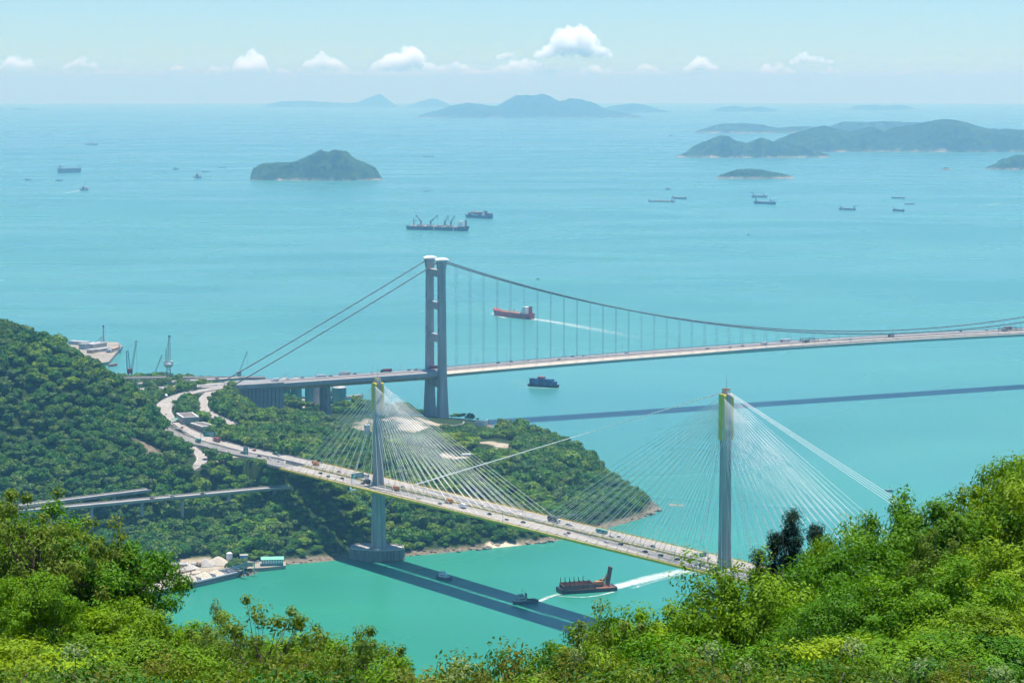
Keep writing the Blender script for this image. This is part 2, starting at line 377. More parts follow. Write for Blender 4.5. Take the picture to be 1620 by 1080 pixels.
# ================================================================ CLOUDS
def cloud_mat(nm, dens):
    m, n, out = _nt(nm); v = node(n, 'ShaderNodeVolumePrincipled')
    v.inputs['Color'].default_value = (.97, .975, .98, 1); v.inputs['Anisotropy'].default_value = .3
    v.inputs['Color'].default_value = (1, 1, 1, 1); v.inputs['Density'].default_value = dens; v.inputs['Anisotropy'].default_value = 0
    n.links.new(v.outputs[0], out.inputs['Volume'])
    return m
MCLOUD = cloud_mat('cloud_vapour', .0038); MWISP = cloud_mat('thin_cloud_vapour', .0034)
ctex = bpy.data.textures.new('billow', 'CLOUDS'); ctex.noise_scale = 340; ctex.noise_depth = 3
ctex2 = bpy.data.textures.new('fray', 'CLOUDS'); ctex2.noise_scale = 150; ctex2.noise_depth = 3
def cloud(u, v, w, h, label, seed, Y=90000, lumps=12, dense=True):
    """cumulus centred on (u, v), w x h photograph pixels"""
    rg = random.Random(seed); c = PY(u, min(v, 121-h/2), Y); mp = Y/FPX; bm = bmesh.new()
    lumps = int(max(lumps*2.4, w/h*5))
    for i in range(lumps):
        t = -1+2*(i+.5)/lumps+rg.uniform(-.12, .12); t = max(-1, min(1, t)); env = (1-abs(t)**2.2)*(.5+.5*float(vnoise(t*3.2+seed*1.7, seed*.31, seed)))*1.25
        r = h*mp*rg.uniform(.16, .30)*(0.5+.6*env)*(1.5 if w/h > 12 else 1)
        x = t*(w*mp/2-r*.6); z = -h*mp/2+r*.8+rg.random()*max(0, env*h*mp-1.7*r); y = rg.uniform(-1, 1)*h*mp*.5
        mtx = Matrix.Translation((x, y, z)) @ Matrix.Diagonal((r*1.2, r*1.1, r, 1))
        bmesh.ops.create_icosphere(bm, subdivisions=2, radius=1, matrix=mtx)
    me = bpy.data.meshes.new('cloud'); bm.to_mesh(me); bm.free(); me.materials.append(MCLOUD if dense else MWISP)
    o = link('cloud', me); o.location = c
    md = o.modifiers.new('union', 'REMESH'); md.mode = 'VOXEL'; md.voxel_size = max(20, h*mp*.03)
    dp = o.modifiers.new('billow', 'DISPLACE'); dp.texture = ctex; dp.strength = h*mp*.42; dp.mid_level = .5; dp.texture_coords = 'LOCAL'
    d2 = o.modifiers.new('fray', 'DISPLACE'); d2.texture = ctex2; d2.strength = h*mp*.24; d2.mid_level = .5; d2.texture_coords = 'LOCAL'
    tag(o, label, 'cloud', 'cumulus clouds low over the horizon')
for i, a in enumerate([
    (908, 68, 124, 56, 'largest white cumulus cloud, high over the big hazy island', 22),
    (395, 97, 56, 40, 'small puffy cloud above the left wooded island', 10),
    (512, 97, 76, 30, 'low white cloud left of the longest cloud bank', 12),
    (636, 93, 104, 40, 'tall white peak of the long cloud bank left of centre', 18),
    (716, 107, 110, 20, 'flat middle stretch of the long cloud bank', 14),
    (826, 104, 116, 30, 'ragged right end of the long cloud bank under the largest cloud', 16),
    (801, 86, 36, 16, 'small wisp above the right end of the long cloud bank', 6),
    (950, 111, 90, 20, 'thin flat cloud just under the largest cloud', 10),
    (1024, 106, 44, 20, 'small cloud right of the largest cloud', 8),
    (1108, 101, 54, 28, 'rounded small cloud above the low green peninsula tip', 10),
    (1282, 91, 74, 20, 'higher flat white cloud over the right peninsula', 10),
    (1222, 116, 110, 20, 'long thin cloud below the higher flat cloud on the right', 12),
    (1316, 114, 40, 18, 'small lower cloud just right of the long thin cloud', 7),
    (1434, 114, 40, 14, 'faint cloud over the highest hill of the peninsula', 6),
    (1530, 113, 60, 14, 'faint flat cloud near the right edge of the sky', 7),
    (28, 99, 60, 26, 'pale cloud at the left edge of the sky', 10),
    (128, 98, 60, 22, 'faint pale cloud second from the left edge', 8),
    (284, 106, 34, 14, 'tiny faint cloud over the open sea on the left', 6),
    (345, 108, 44, 18, 'faint low cloud left of the small puffy cloud', 7),
    (450, 112, 30, 14, 'tiny cloud between two puffy clouds on the left', 5),
    (575, 117, 230, 11, 'thin pale band of cloud under the tall white peak', 18), (770, 118, 250, 11, 'thin pale band of cloud under the ragged bank', 18), (1000, 119, 190, 9, 'thin pale band of cloud right of centre just over the horizon', 14), (1400, 119, 220, 8, 'thin pale band of cloud over the right peninsula', 14), (180, 118, 240, 9, 'thin pale band of cloud over the open sea on the left', 14)]):
    cloud(a[0], a[1], a[2]*(1.0 if i else .95), a[3]*(1.0 if i else .76), a[4], 100+i, 88000+1500*(i % 5), a[5], i in (0, 1, 2, 3, 9, 10))
# ================================================================ BRIDGE AXES (used by terrain, roads and bridges)
V2 = lambda p: Vector((p[0], p[1], 0))
TKL = P(599, 866, 10); TKC = P(1149, 614, 198)
LTK = (V2(TKC)-V2(TKL)).length; dK = (V2(TKC)-V2(TKL)).normalized(); nK = Vector((dK.y, -dK.x, 0))     # nK points to the near, left side
def tk(s, o, dz=0.0):                       # point of the cable-stayed bridge: metres from the left tower, offset, height over road
    z = 66.0+4.0*s/LTK
    p = V2(TKL)+dK*s+nK*o; p.z = z+dz; return p
TM = P(690, 664, 6); _e = P(1600, 523, 76)
dM = (V2(_e)-V2(TM)).normalized(); nM = Vector((dM.y, -dM.x, 0))                                     # nM points to the near side
def tm_z(s): return 66.5+10.5*max(0, 1-((s-690)/690)**2) if s > 0 else 66.5+s*.012
def tm(s, o, dz=0.0):
    p = V2(TM)+dM*s+nM*o; p.z = tm_z(s)+dz; return p

# ================================================================ ROADS: (name, half width, surface, points)
def px_path(pts, z=64.0): return [P(u, v, z if len(q) == 0 else q[0]) for u, v, *q in pts]
def smooth_path(pts, step=6.0):
    pts = [Vector(p) for p in pts]; out = []
    for i in range(len(pts)-1):
        p0, p1, p2, p3 = pts[max(i-1, 0)], pts[i], pts[i+1], pts[min(i+2, len(pts)-1)]
        n = max(2, int((p2-p1).length/step))
        for k in range(n):
            t = k/n
            out.append(.5*((2*p1)+(p2-p0)*t+(2*p0-5*p1+4*p2-p3)*t*t+(3*p1-p0-3*p2+p3)*t**3))
    out.append(pts[-1]); return out
ROADS = {
 'far': (8.6, 'road', [tk(-128, -12.8), tk(-150, -12.8)]+px_path([(432, 720), (388, 711), (358, 704), (323, 693), (299, 684), (278, 673), (264, 661), (258, 649), (262, 639), (275, 630.5), (299, 622), (323, 617.5), (338, 615), (356, 610)])),
 'near': (8.4, 'asphalt', [tk(-128, 12.8), tk(-150, 12.8)]+px_path([(433, 727.5), (388, 719), (358, 712), (336, 705.5), (311, 700), (289, 690), (268, 676), (250, 662)])),
 'slip': (5.0, 'road', px_path([(296, 703), (306, 711), (316, 719), (320, 727, 61.5), (314, 735, 59.5), (304, 744, 55)], 62.5)),
 'loop': (5.8, 'road', px_path([(352, 612.5), (336, 619), (325, 629), (319.5, 640), (325, 650), (340, 659), (356, 666), (372, 672)], 63.5)),
}
RP = {k: smooth_path(v[2]) for k, v in ROADS.items()}

# ================================================================ TERRAIN OF THE ISLAND HEADLAND
ctl = []
for u, v, z in [(260, 930, 0), (330, 915, 0), (400, 903, 0), (440, 893, 0), (500, 888, 0), (545, 885, 0), (600, 874, 0), (650, 882, 0), (700, 871, 0), (760, 865, 0), (820, 861, 0), (880, 856, 0), (950, 838, 0), (1000, 824, 0), (1046, 807, 0), (150, 945, 0), (0, 960, 0), (-120, 965, 0),
  (260, 975, -9), (100, 990, -9), (-100, 1000, -9), (440, 925, -9), (600, 915, -9), (760, 895, -9), (900, 882, -9), (1000, 852, -9), (1085, 818, -9), (1075, 785, -9),
  (700, 845, 12), (760, 800, 28), (850, 825, 10), (760, 745, 44), (650, 760, 42), (700, 705, 44), (620, 700, 46), (560, 722, 48), (850, 745, 36), (850, 705, 30), (920, 785, 18), (920, 822, 7), (650, 830, 16), (560, 800, 30), (500, 800, 30), (540, 852, 9), (480, 862, 9), (800, 700, 40),
  (700, 660, 8), (640, 650, 40), (590, 659, 38), (640, 686, 18), (590, 690, 20), (690, 671, 23), (700, 684, 14), (740, 662, 9), (775, 668, 2), (520, 690, 38), (470, 660, 20), (430, 666, 24), (500, 667, 12), (440, 690, 52), (540, 642, 9), (490, 642, 8), (400, 655, 44), (545, 662, 12), (560, 690, 38),
  (400, 715, 63), (350, 700, 63), (300, 680, 63), (262, 645, 63), (340, 612, 63), (420, 680, 60), (380, 640, 61), (300, 640, 61), (430, 737, 56), (350, 742, 52), (330, 737, 54), (470, 740, 58), (490, 750, 46),
  (450, 777, 36), (400, 787, 30), (300, 797, 30), (200, 803, 32), (100, 812, 32), (0, 816, 32), (-120, 820, 32),
  (300, 862, 9), (400, 862, 9), (200, 872, 11), (100, 882, 11), (0, 892, 11), (350, 822, 21), (450, 822, 21), (200, 832, 21), (50, 842, 23), (-100, 850, 22),
  (100, 782, 46), (100, 705, 78), (100, 628, 116), (0, 782, 46), (0, 705, 80), (0, 608, 128), (200, 765, 52), (200, 705, 76), (270, 752, 52), (-120, 780, 46), (-120, 620, 126), (310, 735, 55),
  (830, 690, 24), (880, 697, 24), (910, 714, 21), (940, 740, 18), (970, 764, 12), (1000, 783, 7)]:
    p = P(u, v, z); ctl.append((p.x, p.y, z))
for u, v in [(-120, 512), (0, 534), (60, 550), (150, 588), (200, 626), (250, 668), (280, 712)]:
    p = PY(u, v, 2250); ctl.append(tuple(p))
for u, v, z in [(830, 690, 24), (880, 697, 24), (910, 714, 21), (940, 740, 18), (970, 764, 12), (1000, 783, 7), (1030, 798, 3)]:
    p = P(u, v, z); ctl.append((p.x+22, p.y+55, -7))
for u, lst in [(0, [(2400, 130), (2700, 60), (2950, 12), (3200, 3), (3350, -8)]), (100, [(2400, 115), (2650, 55), (2900, 12), (3200, 3), (3350, -8)]), (-120, [(2400, 140), (2800, 60), (3200, 6), (3400, -8)]), (180, [(2420, 82), (2600, 58), (2880, 14), (3200, 3), (3330, -8)]),
               (230, [(2450, 62), (2600, 60), (2850, 24), (3000, 10), (3200, 3), (3320, -8)]), (330, [(2850, 22), (3000, 8), (3180, 3), (3290, -8)]), (420, [(2800, 30), (2900, 9), (3060, 3), (3150, -8)]), (560, [(2840, 9), (2940, 2), (3010, -8)]), (640, [(2850, 5), (2915, -8)]), (730, [(2880, -8)]), (800, [(2760, -8)])]:
    for y, z in lst: ctl.append(((u-810)/FPX*y, y, z))
ctl = np.array(ctl)
def tps(r): return np.where(r > 0, r*r*np.log(r+1e-9), 0)
_c = ctl[:, :2]/300.0; _n = len(_c)
_A = np.zeros((_n+3, _n+3)); _A[:_n, :_n] = tps(np.linalg.norm(_c[:, None]-_c[None], axis=2))+np.eye(_n)*.02
_A[:_n, _n:] = np.c_[np.ones(_n), _c]; _A[_n:, :_n] = _A[:_n, _n:].T
_w = np.linalg.solve(_A, np.r_[ctl[:, 2], 0, 0, 0])
def rbf(x, y):
    sh = x.shape; q = np.c_[x.ravel(), y.ravel()]/300.0; out = np.empty(len(q))
    for i in range(0, len(q), 20000):
        s = q[i:i+20000]; out[i:i+20000] = tps(np.linalg.norm(s[:, None]-_c[None], axis=2))@_w[:_n]+_w[_n]+s@_w[_n+1:]
    return out.reshape(sh)
GX0, GX1, GY0, GY1, GS = -640., 215., 1885., 3400., 5.0
gx = np.arange(GX0, GX1, GS); gy = np.arange(GY0, GY1, GS); GXX, GYY = np.meshgrid(gx, gy)
TZ = rbf(GXX, GYY); TZ += (fbm(GXX/60, GYY/60, 5)-.47)*9*np.clip((TZ-3)/15, 0, 1)
ROADD = np.full(TZ.shape, 1e9)
def seg_dist(path, hw):
    global TZ
    for a, b in zip(path[:-1], path[1:]):
        ax, ay, bx, by = a.x, a.y, b.x, b.y; m = 40
        i0 = max(0, int((min(ax, bx)-m-GX0)/GS)); i1 = int((max(ax, bx)+m-GX0)/GS)+2; j0 = max(0, int((min(ay, by)-m-GY0)/GS)); j1 = int((max(ay, by)+m-GY0)/GS)+2
        X = GXX[j0:j1, i0:i1]; Y = GYY[j0:j1, i0:i1]; L = max((bx-ax)**2+(by-ay)**2, 1e-6)
        t = np.clip(((X-ax)*(bx-ax)+(Y-ay)*(by-ay))/L, 0, 1); d = np.hypot(X-ax-t*(bx-ax), Y-ay-t*(by-ay))-hw
        zr = a.z+(b.z-a.z)*t-.9; old = ROADD[j0:j1, i0:i1]; nearer = d < old
        k = np.clip(1-(d-3)/14, 0, 1); k = k*k*(3-2*k); Z = TZ[j0:j1, i0:i1]
        Z[nearer] = (Z*(1-k)+zr*k)[nearer]; ROADD[j0:j1, i0:i1] = np.minimum(old, d)
for k in ('far', 'near', 'loop', 'slip'):
    v = RP[k]
    if k == 'slip': ROADV = ROADD.copy()
    pth = v[6:] if k in ('far', 'near') else v
    seg_dist(pth, ROADS[k][0])
def th(x, y):                                   # terrain height, bilinear
    fx = np.clip((np.asarray(x, float)-GX0)/GS, 0, len(gx)-1.01); fy = np.clip((np.asarray(y, float)-GY0)/GS, 0, len(gy)-1.01)
    i = fx.astype(int); j = fy.astype(int); a = fx-i; b = fy-j
    return (TZ[j, i]*(1-a)+TZ[j, i+1]*a)*(1-b)+(TZ[j+1, i]*(1-a)+TZ[j+1, i+1]*a)*b
def blob(u, v, z, rx, ry, X=GXX, Y=GYY, seed=0, rag=.5):     # irregular patch mask round a photo point
    p = P(u, v, z); q = np.hypot((X-p.x)/rx, (Y-p.y)/ry); q = q+(fbm(X/12, Y/12, seed)-.5)*rag*2
    return np.clip((1-q)*4, 0, 1)
PATCH = [(650, 663, 32, 25, 22, 1), (580, 672, 32, 13, 26, 2), (700, 672, 18, 30, 30, 3), (790, 706, 40, 18, 22, 4), (745, 703, 42, 12, 10, 5), (722, 734, 40, 14, 16, 6), (702, 727, 42, 8, 14, 7), (340, 668, 63, 16, 22, 8), (325, 640, 63, 3, 3, 9),
         (800, 862, 1.5, 22, 7, 10), (848, 858, 1.5, 16, 8, 14), (245, 648, 62, 10, 18, 11), (505, 645, 9, 34, 40, 12), (345, 716, 62, 8, 10, 13), (365, 726, 60, 20, 10, 15), (320, 893, 4, 36, 22, 16), (280, 900, 4, 40, 26, 17), (245, 625, 40, 20, 60, 18)]
BARE = np.zeros(TZ.shape)
for u, v, z, rx, ry, sd in PATCH: BARE = np.maximum(BARE, blob(u, v, z, rx, ry, seed=sd, rag=.9 if sd < 8 else .5))
def cut(mask, z):                               # level a worked site
    global TZ; TZ = TZ*(1-mask)+z*mask
cut(blob(320, 900, 3, 52, 26, rag=.15), 3.2); cut(blob(505, 645, 9, 44, 50, rag=.15), 8)
# rocky scar on the hillside above the slip road
ROCKY = np.maximum(blob(264, 688, 66, 13, 26, seed=21), np.maximum(blob(232, 700, 76, 12, 16, seed=22), blob(286, 702, 62, 8, 14, seed=23)))
SHORE = np.clip(1-(TZ-.9-fbm(GXX/14, GYY/14, 77)*2.2)/1.2, 0, 1)
def terrain_mat():
    m, n, out = _nt('headland_ground'); p = node(n, 'ShaderNodeBsdfPrincipled'); p.inputs['Roughness'].default_value = .95; p.inputs['Specular IOR Level'].default_value = .1
    g = ramp(n, noise(n, .09, 5, .65, 'Position'), [(.3, (.012, .028, .010)), (.7, (.035, .062, .018))])
    rk = ramp(n, noise(n, .35, 5, .7, 'Position'), [(.3, (.07, .06, .048)), (.62, (.24, .20, .155))])
    be = ramp(n, noise(n, .10, 5, .65, 'Position'), [(.25, (.30, .25, .16)), (.5, (.36, .31, .24)), (.7, (.47, .43, .38))])
    for nm, c in (('rocky', rk), ('bare', be), ('shore', rk)):
        a = node(n, 'ShaderNodeAttribute', attribute_name=nm); g = mix(n, a.outputs['Fac'], g, c)
    a = node(n, 'ShaderNodeAttribute', attribute_name='beach'); g = mix(n, a.outputs['Fac'], g, (.58, .50, .38))
    n.links.new(g, p.inputs['Base Color'])
    bp = node(n, 'ShaderNodeBump'); bp.inputs['Strength'].default_value = .6; bp.inputs['Distance'].default_value = 1.2
    n.links.new(noise(n, .3, 5, .7, 'Position'), bp.inputs['Height']); n.links.new(bp.outputs[0], p.inputs['Normal'])
    n.links.new(p.outputs[0], out.inputs[0]); return m
def terrain():
    nx, ny = len(gx), len(gy); v = np.stack([GXX, GYY, TZ-.25], -1).reshape(-1, 3)
    i = (np.arange(ny-1)*nx)[:, None]; k = np.arange(nx-1)[None]
    f = np.stack([i+k, i+k+1, i+nx+k+1, i+nx+k], -1).reshape(-1, 4)
    keep = (TZ.ravel()[f].max(1) > -6); me = nmesh('headland_terrain', v, f[keep], terrain_mat(), True)
    beach = np.maximum(blob(800, 862, 1.5, 22, 9, seed=10), blob(1000, 800, 5, .1, .1))*np.clip(1-(TZ-3)/2, 0, 1)
    for nm, arr in (('bare', BARE), ('rocky', ROCKY), ('shore', SHORE), ('beach', beach)):
        a = me.attributes.new(nm, 'FLOAT', 'POINT'); a.data.foreach_set('value', arr.astype(np.float32).ravel())
    o = link('headland_terrain', me); tag(o, kind='structure')
terrain()

# ================================================================ ROAD SURFACES, KERBS, MARKINGS
def ribbon(path, offs, dz, closed=False):       # sheet strip following a path between two offsets
    vs = []; fs = []
    for i, p in enumerate(path):
        d = path[min(i+1, len(path)-1)]-path[max(i-1, 0)]; d.z = 0; d.normalize(); n = Vector((d.y, -d.x, 0))
        for o, z in zip(offs, dz): vs.append(p+n*o+Vector((0, 0, z)))
    k = len(offs)
    for i in range(len(path)-1):
        for j in range(k-1): fs.append((i*k+j, (i+1)*k+j, (i+1)*k+j+1, i*k+j+1))
    return vs, fs
def road(key):
    hw, mt, _ = ROADS[key]; path = RP[key]; b = MB()
    b.add(*ribbon(path, [-hw-.6, -hw, hw, hw+.6], [-.8, 0, 0, -.8]))
    o = b.build('road', MT[mt]); tag(o, kind='structure')
    mk = MB()
    for off in (-hw+.7, hw-.7): mk.add(*ribbon(path, [off-.12, off+.12], [.02, .02]))
    nl = 3 if hw > 6 else 1
    for l in range(1, nl):
        off = -hw+.7+(2*hw-1.4)*l/nl
        for i in range(0, len(path)-2, 3): mk.add(*ribbon(path[i:i+2], [off-.1, off+.1], [.02, .02]))
    mk.build('lane_marking', MT['paint'], o); o.children[0]['kind'] = 'stuff'
    kb = MB()
    for sg in (-1, 1):
        e = sg*(hw+.05); kb.add(*ribbon(path, [e-.25, e-.15, e+.15, e+.25], [0.01, .85, .85, 0.01]))
    kb.build('crash_barrier', MT['concrete'], o)
for k in ROADS: road(k)
KEEP = []
# ================================================================ TREES OF THE HEADLAND
MF = [leafmat('canopy_leaf_dark', (.028, .085, .010), (.066, .165, .014), (.12, .25, .020), .10, .22),
      leafmat('canopy_leaf_mid', (.055, .13, .010), (.115, .235, .015), (.19, .34, .022), .12, .22),
      leafmat('canopy_leaf_light', (.10, .18, .012), (.185, .30, .020), (.27, .40, .035), .12, .22),
      leafmat('canopy_leaf_grey', (.05, .105, .020), (.10, .18, .035), (.165, .25, .055), .10, .22)]
def leaf_quads(C, N, size, rg, asp=.6):
    """quads centred on C (n,3) facing roughly N (n,3)"""
    n = len(C); t = rg.normal(size=(n, 3)); t -= (t*N).sum(1)[:, None]*N; t /= np.linalg.norm(t, axis=1)[:, None]+1e-9
    b = np.cross(N, t); s = (size*np.ones(n))[:, None]
    A = C-t*s*.5; B = C+b*s*asp*.5; D = C+t*s*.5; E = C-b*s*asp*.5
    v = np.stack([A, B, D, E], 1).reshape(-1, 3); f = np.arange(4*n).reshape(-1, 4); return v, f
def canopy_crown(seed, mat, rx=4.3, h=6.5, lumps=11, per=80):
    rg = np.random.default_rng(seed); Cs = []; Ns = []
    for l in range(lumps):
        if l == 0: c = np.array([0, 0, h*.55]); r = rx*.62
        else:
            a = 2.4*l+rg.uniform(-.4, .4); q = rx*rg.uniform(.38, .66); c = np.array([q*math.cos(a), q*math.sin(a), h*rg.uniform(.38, .72)]); r = rx*rg.uniform(.32, .5)
        d = rg.normal(size=(per, 3)); d /= np.linalg.norm(d, axis=1)[:, None]; d[:, 2] = np.where(d[:, 2] < -.35, -d[:, 2], d[:, 2])
        Cs.append(c+d*(r*rg.uniform(.78, 1.08, per))[:, None]*[1, 1, .85]); nn = d+rg.normal(size=(per, 3))*.45+[0, 0, .35]; Ns.append(nn/np.linalg.norm(nn, axis=1)[:, None])
    C = np.concatenate(Cs); N = np.concatenate(Ns); v, f = leaf_quads(C, N, rg.uniform(.7, 1.5, len(C)), rg, .75)
    v = v+rg.normal(size=v.shape)*.12; return nmesh('crown', v, f, mat)
CROWN = [canopy_crown(11, MF[0]), canopy_crown(12, MF[1], 4.6, 6.0), canopy_crown(13, MF[2], 3.9, 6.4, 9), canopy_crown(14, MF[3], 3.8, 7.6, 10), canopy_crown(15, MF[1], 4.0, 8.0, 11), canopy_crown(16, MF[0], 4.8, 5.6, 11)]
_t = MB(); _t.tube([(0, 0, -2), (.1, 0, 1.5), (.05, .1, 4)], [.32, .24, .12], 5)
for a in (0, 2.1, 4.2): _t.tube([(0, 0, 1.6), (1.3*math.cos(a), 1.3*math.sin(a), 3.2)], [.14, .06], 4)
TRUNK = _t.mesh('trunk', MT['bark'])

def forest():
    rg = np.random.default_rng(3); sp = 8.3
    X, Y = np.meshgrid(np.arange(GX0+10, GX1-10, sp), np.arange(GY0+20, 3330, sp)); X = (X+rg.uniform(-.48, .48, X.shape)*sp).ravel(); Y = (Y+rg.uniform(-.48, .48, Y.shape)*sp).ravel()
    Z = th(X, Y); j = np.clip(((Y-GY0)/GS).round().astype(int), 0, len(gy)-1); i = np.clip(((X-GX0)/GS).round().astype(int), 0, len(gx)-1)
    ok = (Z > 1.9+fbm(X/20, Y/20, 88)*1.6) & (ROADD[j, i] > 4.0) & (BARE[j, i] < .45) & (ROCKY[j, i] < .5)
    # keep clear: bridge towers, piers, abutment wall, carriageways of the high bridges
    def clear(p, d, n, s0, s1, o0, o1):
        s = (X-p.x)*d.x+(Y-p.y)*d.y; o = (X-p.x)*n.x+(Y-p.y)*n.y; return (s > s0) & (s < s1) & (o > o0) & (o < o1)
    ok &= ~clear(TKL, dK, nK, -30, 30, -20, 22); ok &= ~clear(TKL, dK, nK, -135, -85, -24, 24) | (Z < 50)
    ok &= ~clear(TM, dM, nM, -30, 34, -30, 62); ok &= ~clear(TM, dM, nM, -150, -134, -16, 16); ok &= ~clear(TM, dM, nM, -420, -196, -26, 24)
    for bx in KEEP: ok &= np.hypot((X-bx[0])/bx[2], (Y-bx[1])/bx[3]) > 1
    u = 810+FPX*X/Y; ok &= (u > -70) & (u < 1100)
    # under the road deck little grows tall
    und = clear(TKL, dK, nK, -135, 260, -24, 24)
    X, Y, Z, und = X[ok], Y[ok], Z[ok], und[ok]; n = len(X)
    sc = rg.uniform(.62, 1.35, n)*(.75+1.35*fbm(X/38, Y/38, 31)); sc = np.where(rg.uniform(0, 1, n) < .07, sc*1.35, sc); sc = np.where(und, np.minimum(sc, .8), sc); sc = np.where(Z < 5, sc*.7, sc)
    # verges on the viewer's side of the roads are kept low
    allow = np.full(n, 99.)
    for dy in range(6, 64, 4):
        bx, by = X*(1+dy/Y), Y+dy; jj = np.clip(((by-GY0)/GS).round().astype(int), 0, len(gy)-1); ii = np.clip(((bx-GX0)/GS).round().astype(int), 0, len(gx)-1)
        allow = np.where(ROADV[jj, ii] < 0, np.minimum(allow, TZ[jj, ii]+1.5+.155*dy-Z), allow)
    uq = 810+FPX*X/Y
    def lim(u0, u1, y0, y1, us, vs):              # keep the sight of towers, walls and clearings free
        m = (uq > u0) & (uq < u1) & (Y > y0) & (Y < y1); vl = np.interp(uq, us, vs); zz = np.array([PY(a, b, c).z for a, b, c in zip(uq[m], vl[m], Y[m])]); allow[m] = np.minimum(allow[m], zz-Z[m])
    keep = rg.uniform(0, 1, n) < .06; allow = np.where(keep, 99, allow)
    lim(372, 790, 2330, 2800, [375, 400, 445, 500, 530, 560, 640, 690, 740, 780], [622, 644, 648, 650, 664, 680, 688, 673, 673, 679]); lim(752, 818, 2290, 2420, [752, 818], [712, 716]); lim(690, 752, 2200, 2300, [690, 752], [741, 741])
    sc = np.minimum(sc, allow/7.0); kp = sc > .22
    X, Y, Z, sc, und = X[kp], Y[kp], Z[kp], sc[kp], und[kp]; n = len(X)
    zone = fbm(X/70, Y/70, 41, 3); idx = np.where(zone < .40, rg.choice([0, 5, 3], n), np.where(zone < .52, rg.choice([0, 1, 4], n), rg.choice([1, 2, 4, 3], n)))
    pg = P(742, 714, 42); idx = np.where(np.hypot((X-pg.x)/26, (Y-pg.y)/40) < 1, 2, idx)
    uu = 810+FPX*X/Y; vv = np.array([proj((a, b, c+5))[1] for a, b, c in zip(X, Y, Z)])
    big = sc/Y*((uu > 250) | (vv < 800))*((vv < 880))
    # trees that stand free along the shore, the roads and the skyline show largest: these become single trees
    order = np.argsort(-big); single = np.zeros(n, bool); single[order[:290]] = True
    return X, Y, Z, sc, idx, rg.uniform(0, 6.28, n), single, uu, vv
def scatter(name, X, Y, Z, sc, rot, me_list, idx, sq):
    me = bpy.data.meshes.new(name); n = len(X); me.vertices.add(n); me.vertices.foreach_set('co', np.stack([X, Y, Z], -1).astype(np.float32).ravel())
    a = me.attributes.new('scl', 'FLOAT_VECTOR', 'POINT'); a.data.foreach_set('vector', np.stack([sc, sc, sc*sq], -1).astype(np.float32).ravel())
    a = me.attributes.new('rot', 'FLOAT_VECTOR', 'POINT'); a.data.foreach_set('vector', np.stack([rot*0, rot*0, rot], -1).astype(np.float32).ravel())
    a = me.attributes.new('idx', 'INT', 'POINT'); a.data.foreach_set('value', idx.astype(np.int32))
    c = bpy.data.collections.new(name+'_sources')
    for k, m in enumerate(me_list): c.objects.link(bpy.data.objects.new('%s_%02d' % (name, k), m))
    g = bpy.data.node_groups.new(name, 'GeometryNodeTree')
    g.interface.new_socket(name='Geometry', in_out='INPUT', socket_type='NodeSocketGeometry'); g.interface.new_socket(name='Geometry', in_out='OUTPUT', socket_type='NodeSocketGeometry')
    gi = g.nodes.new('NodeGroupInput'); go = g.nodes.new('NodeGroupOutput'); ip = g.nodes.new('GeometryNodeInstanceOnPoints'); ci = g.nodes.new('GeometryNodeCollectionInfo')
    ci.inputs['Collection'].default_value = c; ci.inputs['Separate Children'].default_value = True; ci.inputs['Reset Children'].default_value = True
    def na(nm, t):
        x = g.nodes.new('GeometryNodeInputNamedAttribute'); x.data_type = t; x.inputs['Name'].default_value = nm; return x.outputs[0]
    e = g.nodes.new('FunctionNodeEulerToRotation'); g.links.new(na('rot', 'FLOAT_VECTOR'), e.inputs[0])
    g.links.new(gi.outputs[0], ip.inputs['Points']); g.links.new(ci.outputs[0], ip.inputs['Instance']); ip.inputs['Pick Instance'].default_value = True
    g.links.new(na('idx', 'INT'), ip.inputs['Instance Index']); g.links.new(e.outputs[0], ip.inputs['Rotation']); g.links.new(na('scl', 'FLOAT_VECTOR'), ip.inputs['Scale'])
    g.links.new(ip.outputs[0], go.inputs[0])
    o = link(name, me); md = o.modifiers.new('scatter', 'NODES'); md.node_group = g; return o
# ================================================================ CABLE-STAYED BRIDGE
def frame_ring(c, a, b, ch, z, groove=0.0):
    """mast section: a across the road (nK), b along it (dK), chamfered corners, a groove in each face"""
    pts = []
    h, k = a/2, b/2; g = groove
    seq = [(h, -k+ch), (h, -.55), (h-g, -.5), (h-g, .5), (h, .55), (h, k-ch), (h-ch, k), (.55, k), (.5, k-g), (-.5, k-g), (-.55, k), (-h+ch, k),
           (-h, k-ch), (-h, .55), (-h+g, .5), (-h+g, -.5), (-h, -.55), (-h, -k+ch), (-h+ch, -k), (-.55, -k), (-.5, -k+g), (.5, -k+g), (.55, -k), (h-ch, -k)]
    for o, s in seq:
        p = V2(c)+nK*o+dK*s; p.z = z; pts.append(p)
    return pts[::-1]
TKB = thing('cable_stayed_bridge', 'long cable-stayed road bridge with two slim masts and yellow-edged deck', 'bridge', V2(TKL))
S0 = -128.0
def tkpath(s0, s1, o, step=13.5):
    n = max(1, int(round((s1-s0)/step))); return [tk(s0+(s1-s0)*i/n, o) for i in range(n+1)]
DECK_S = (S0, LTK+380)
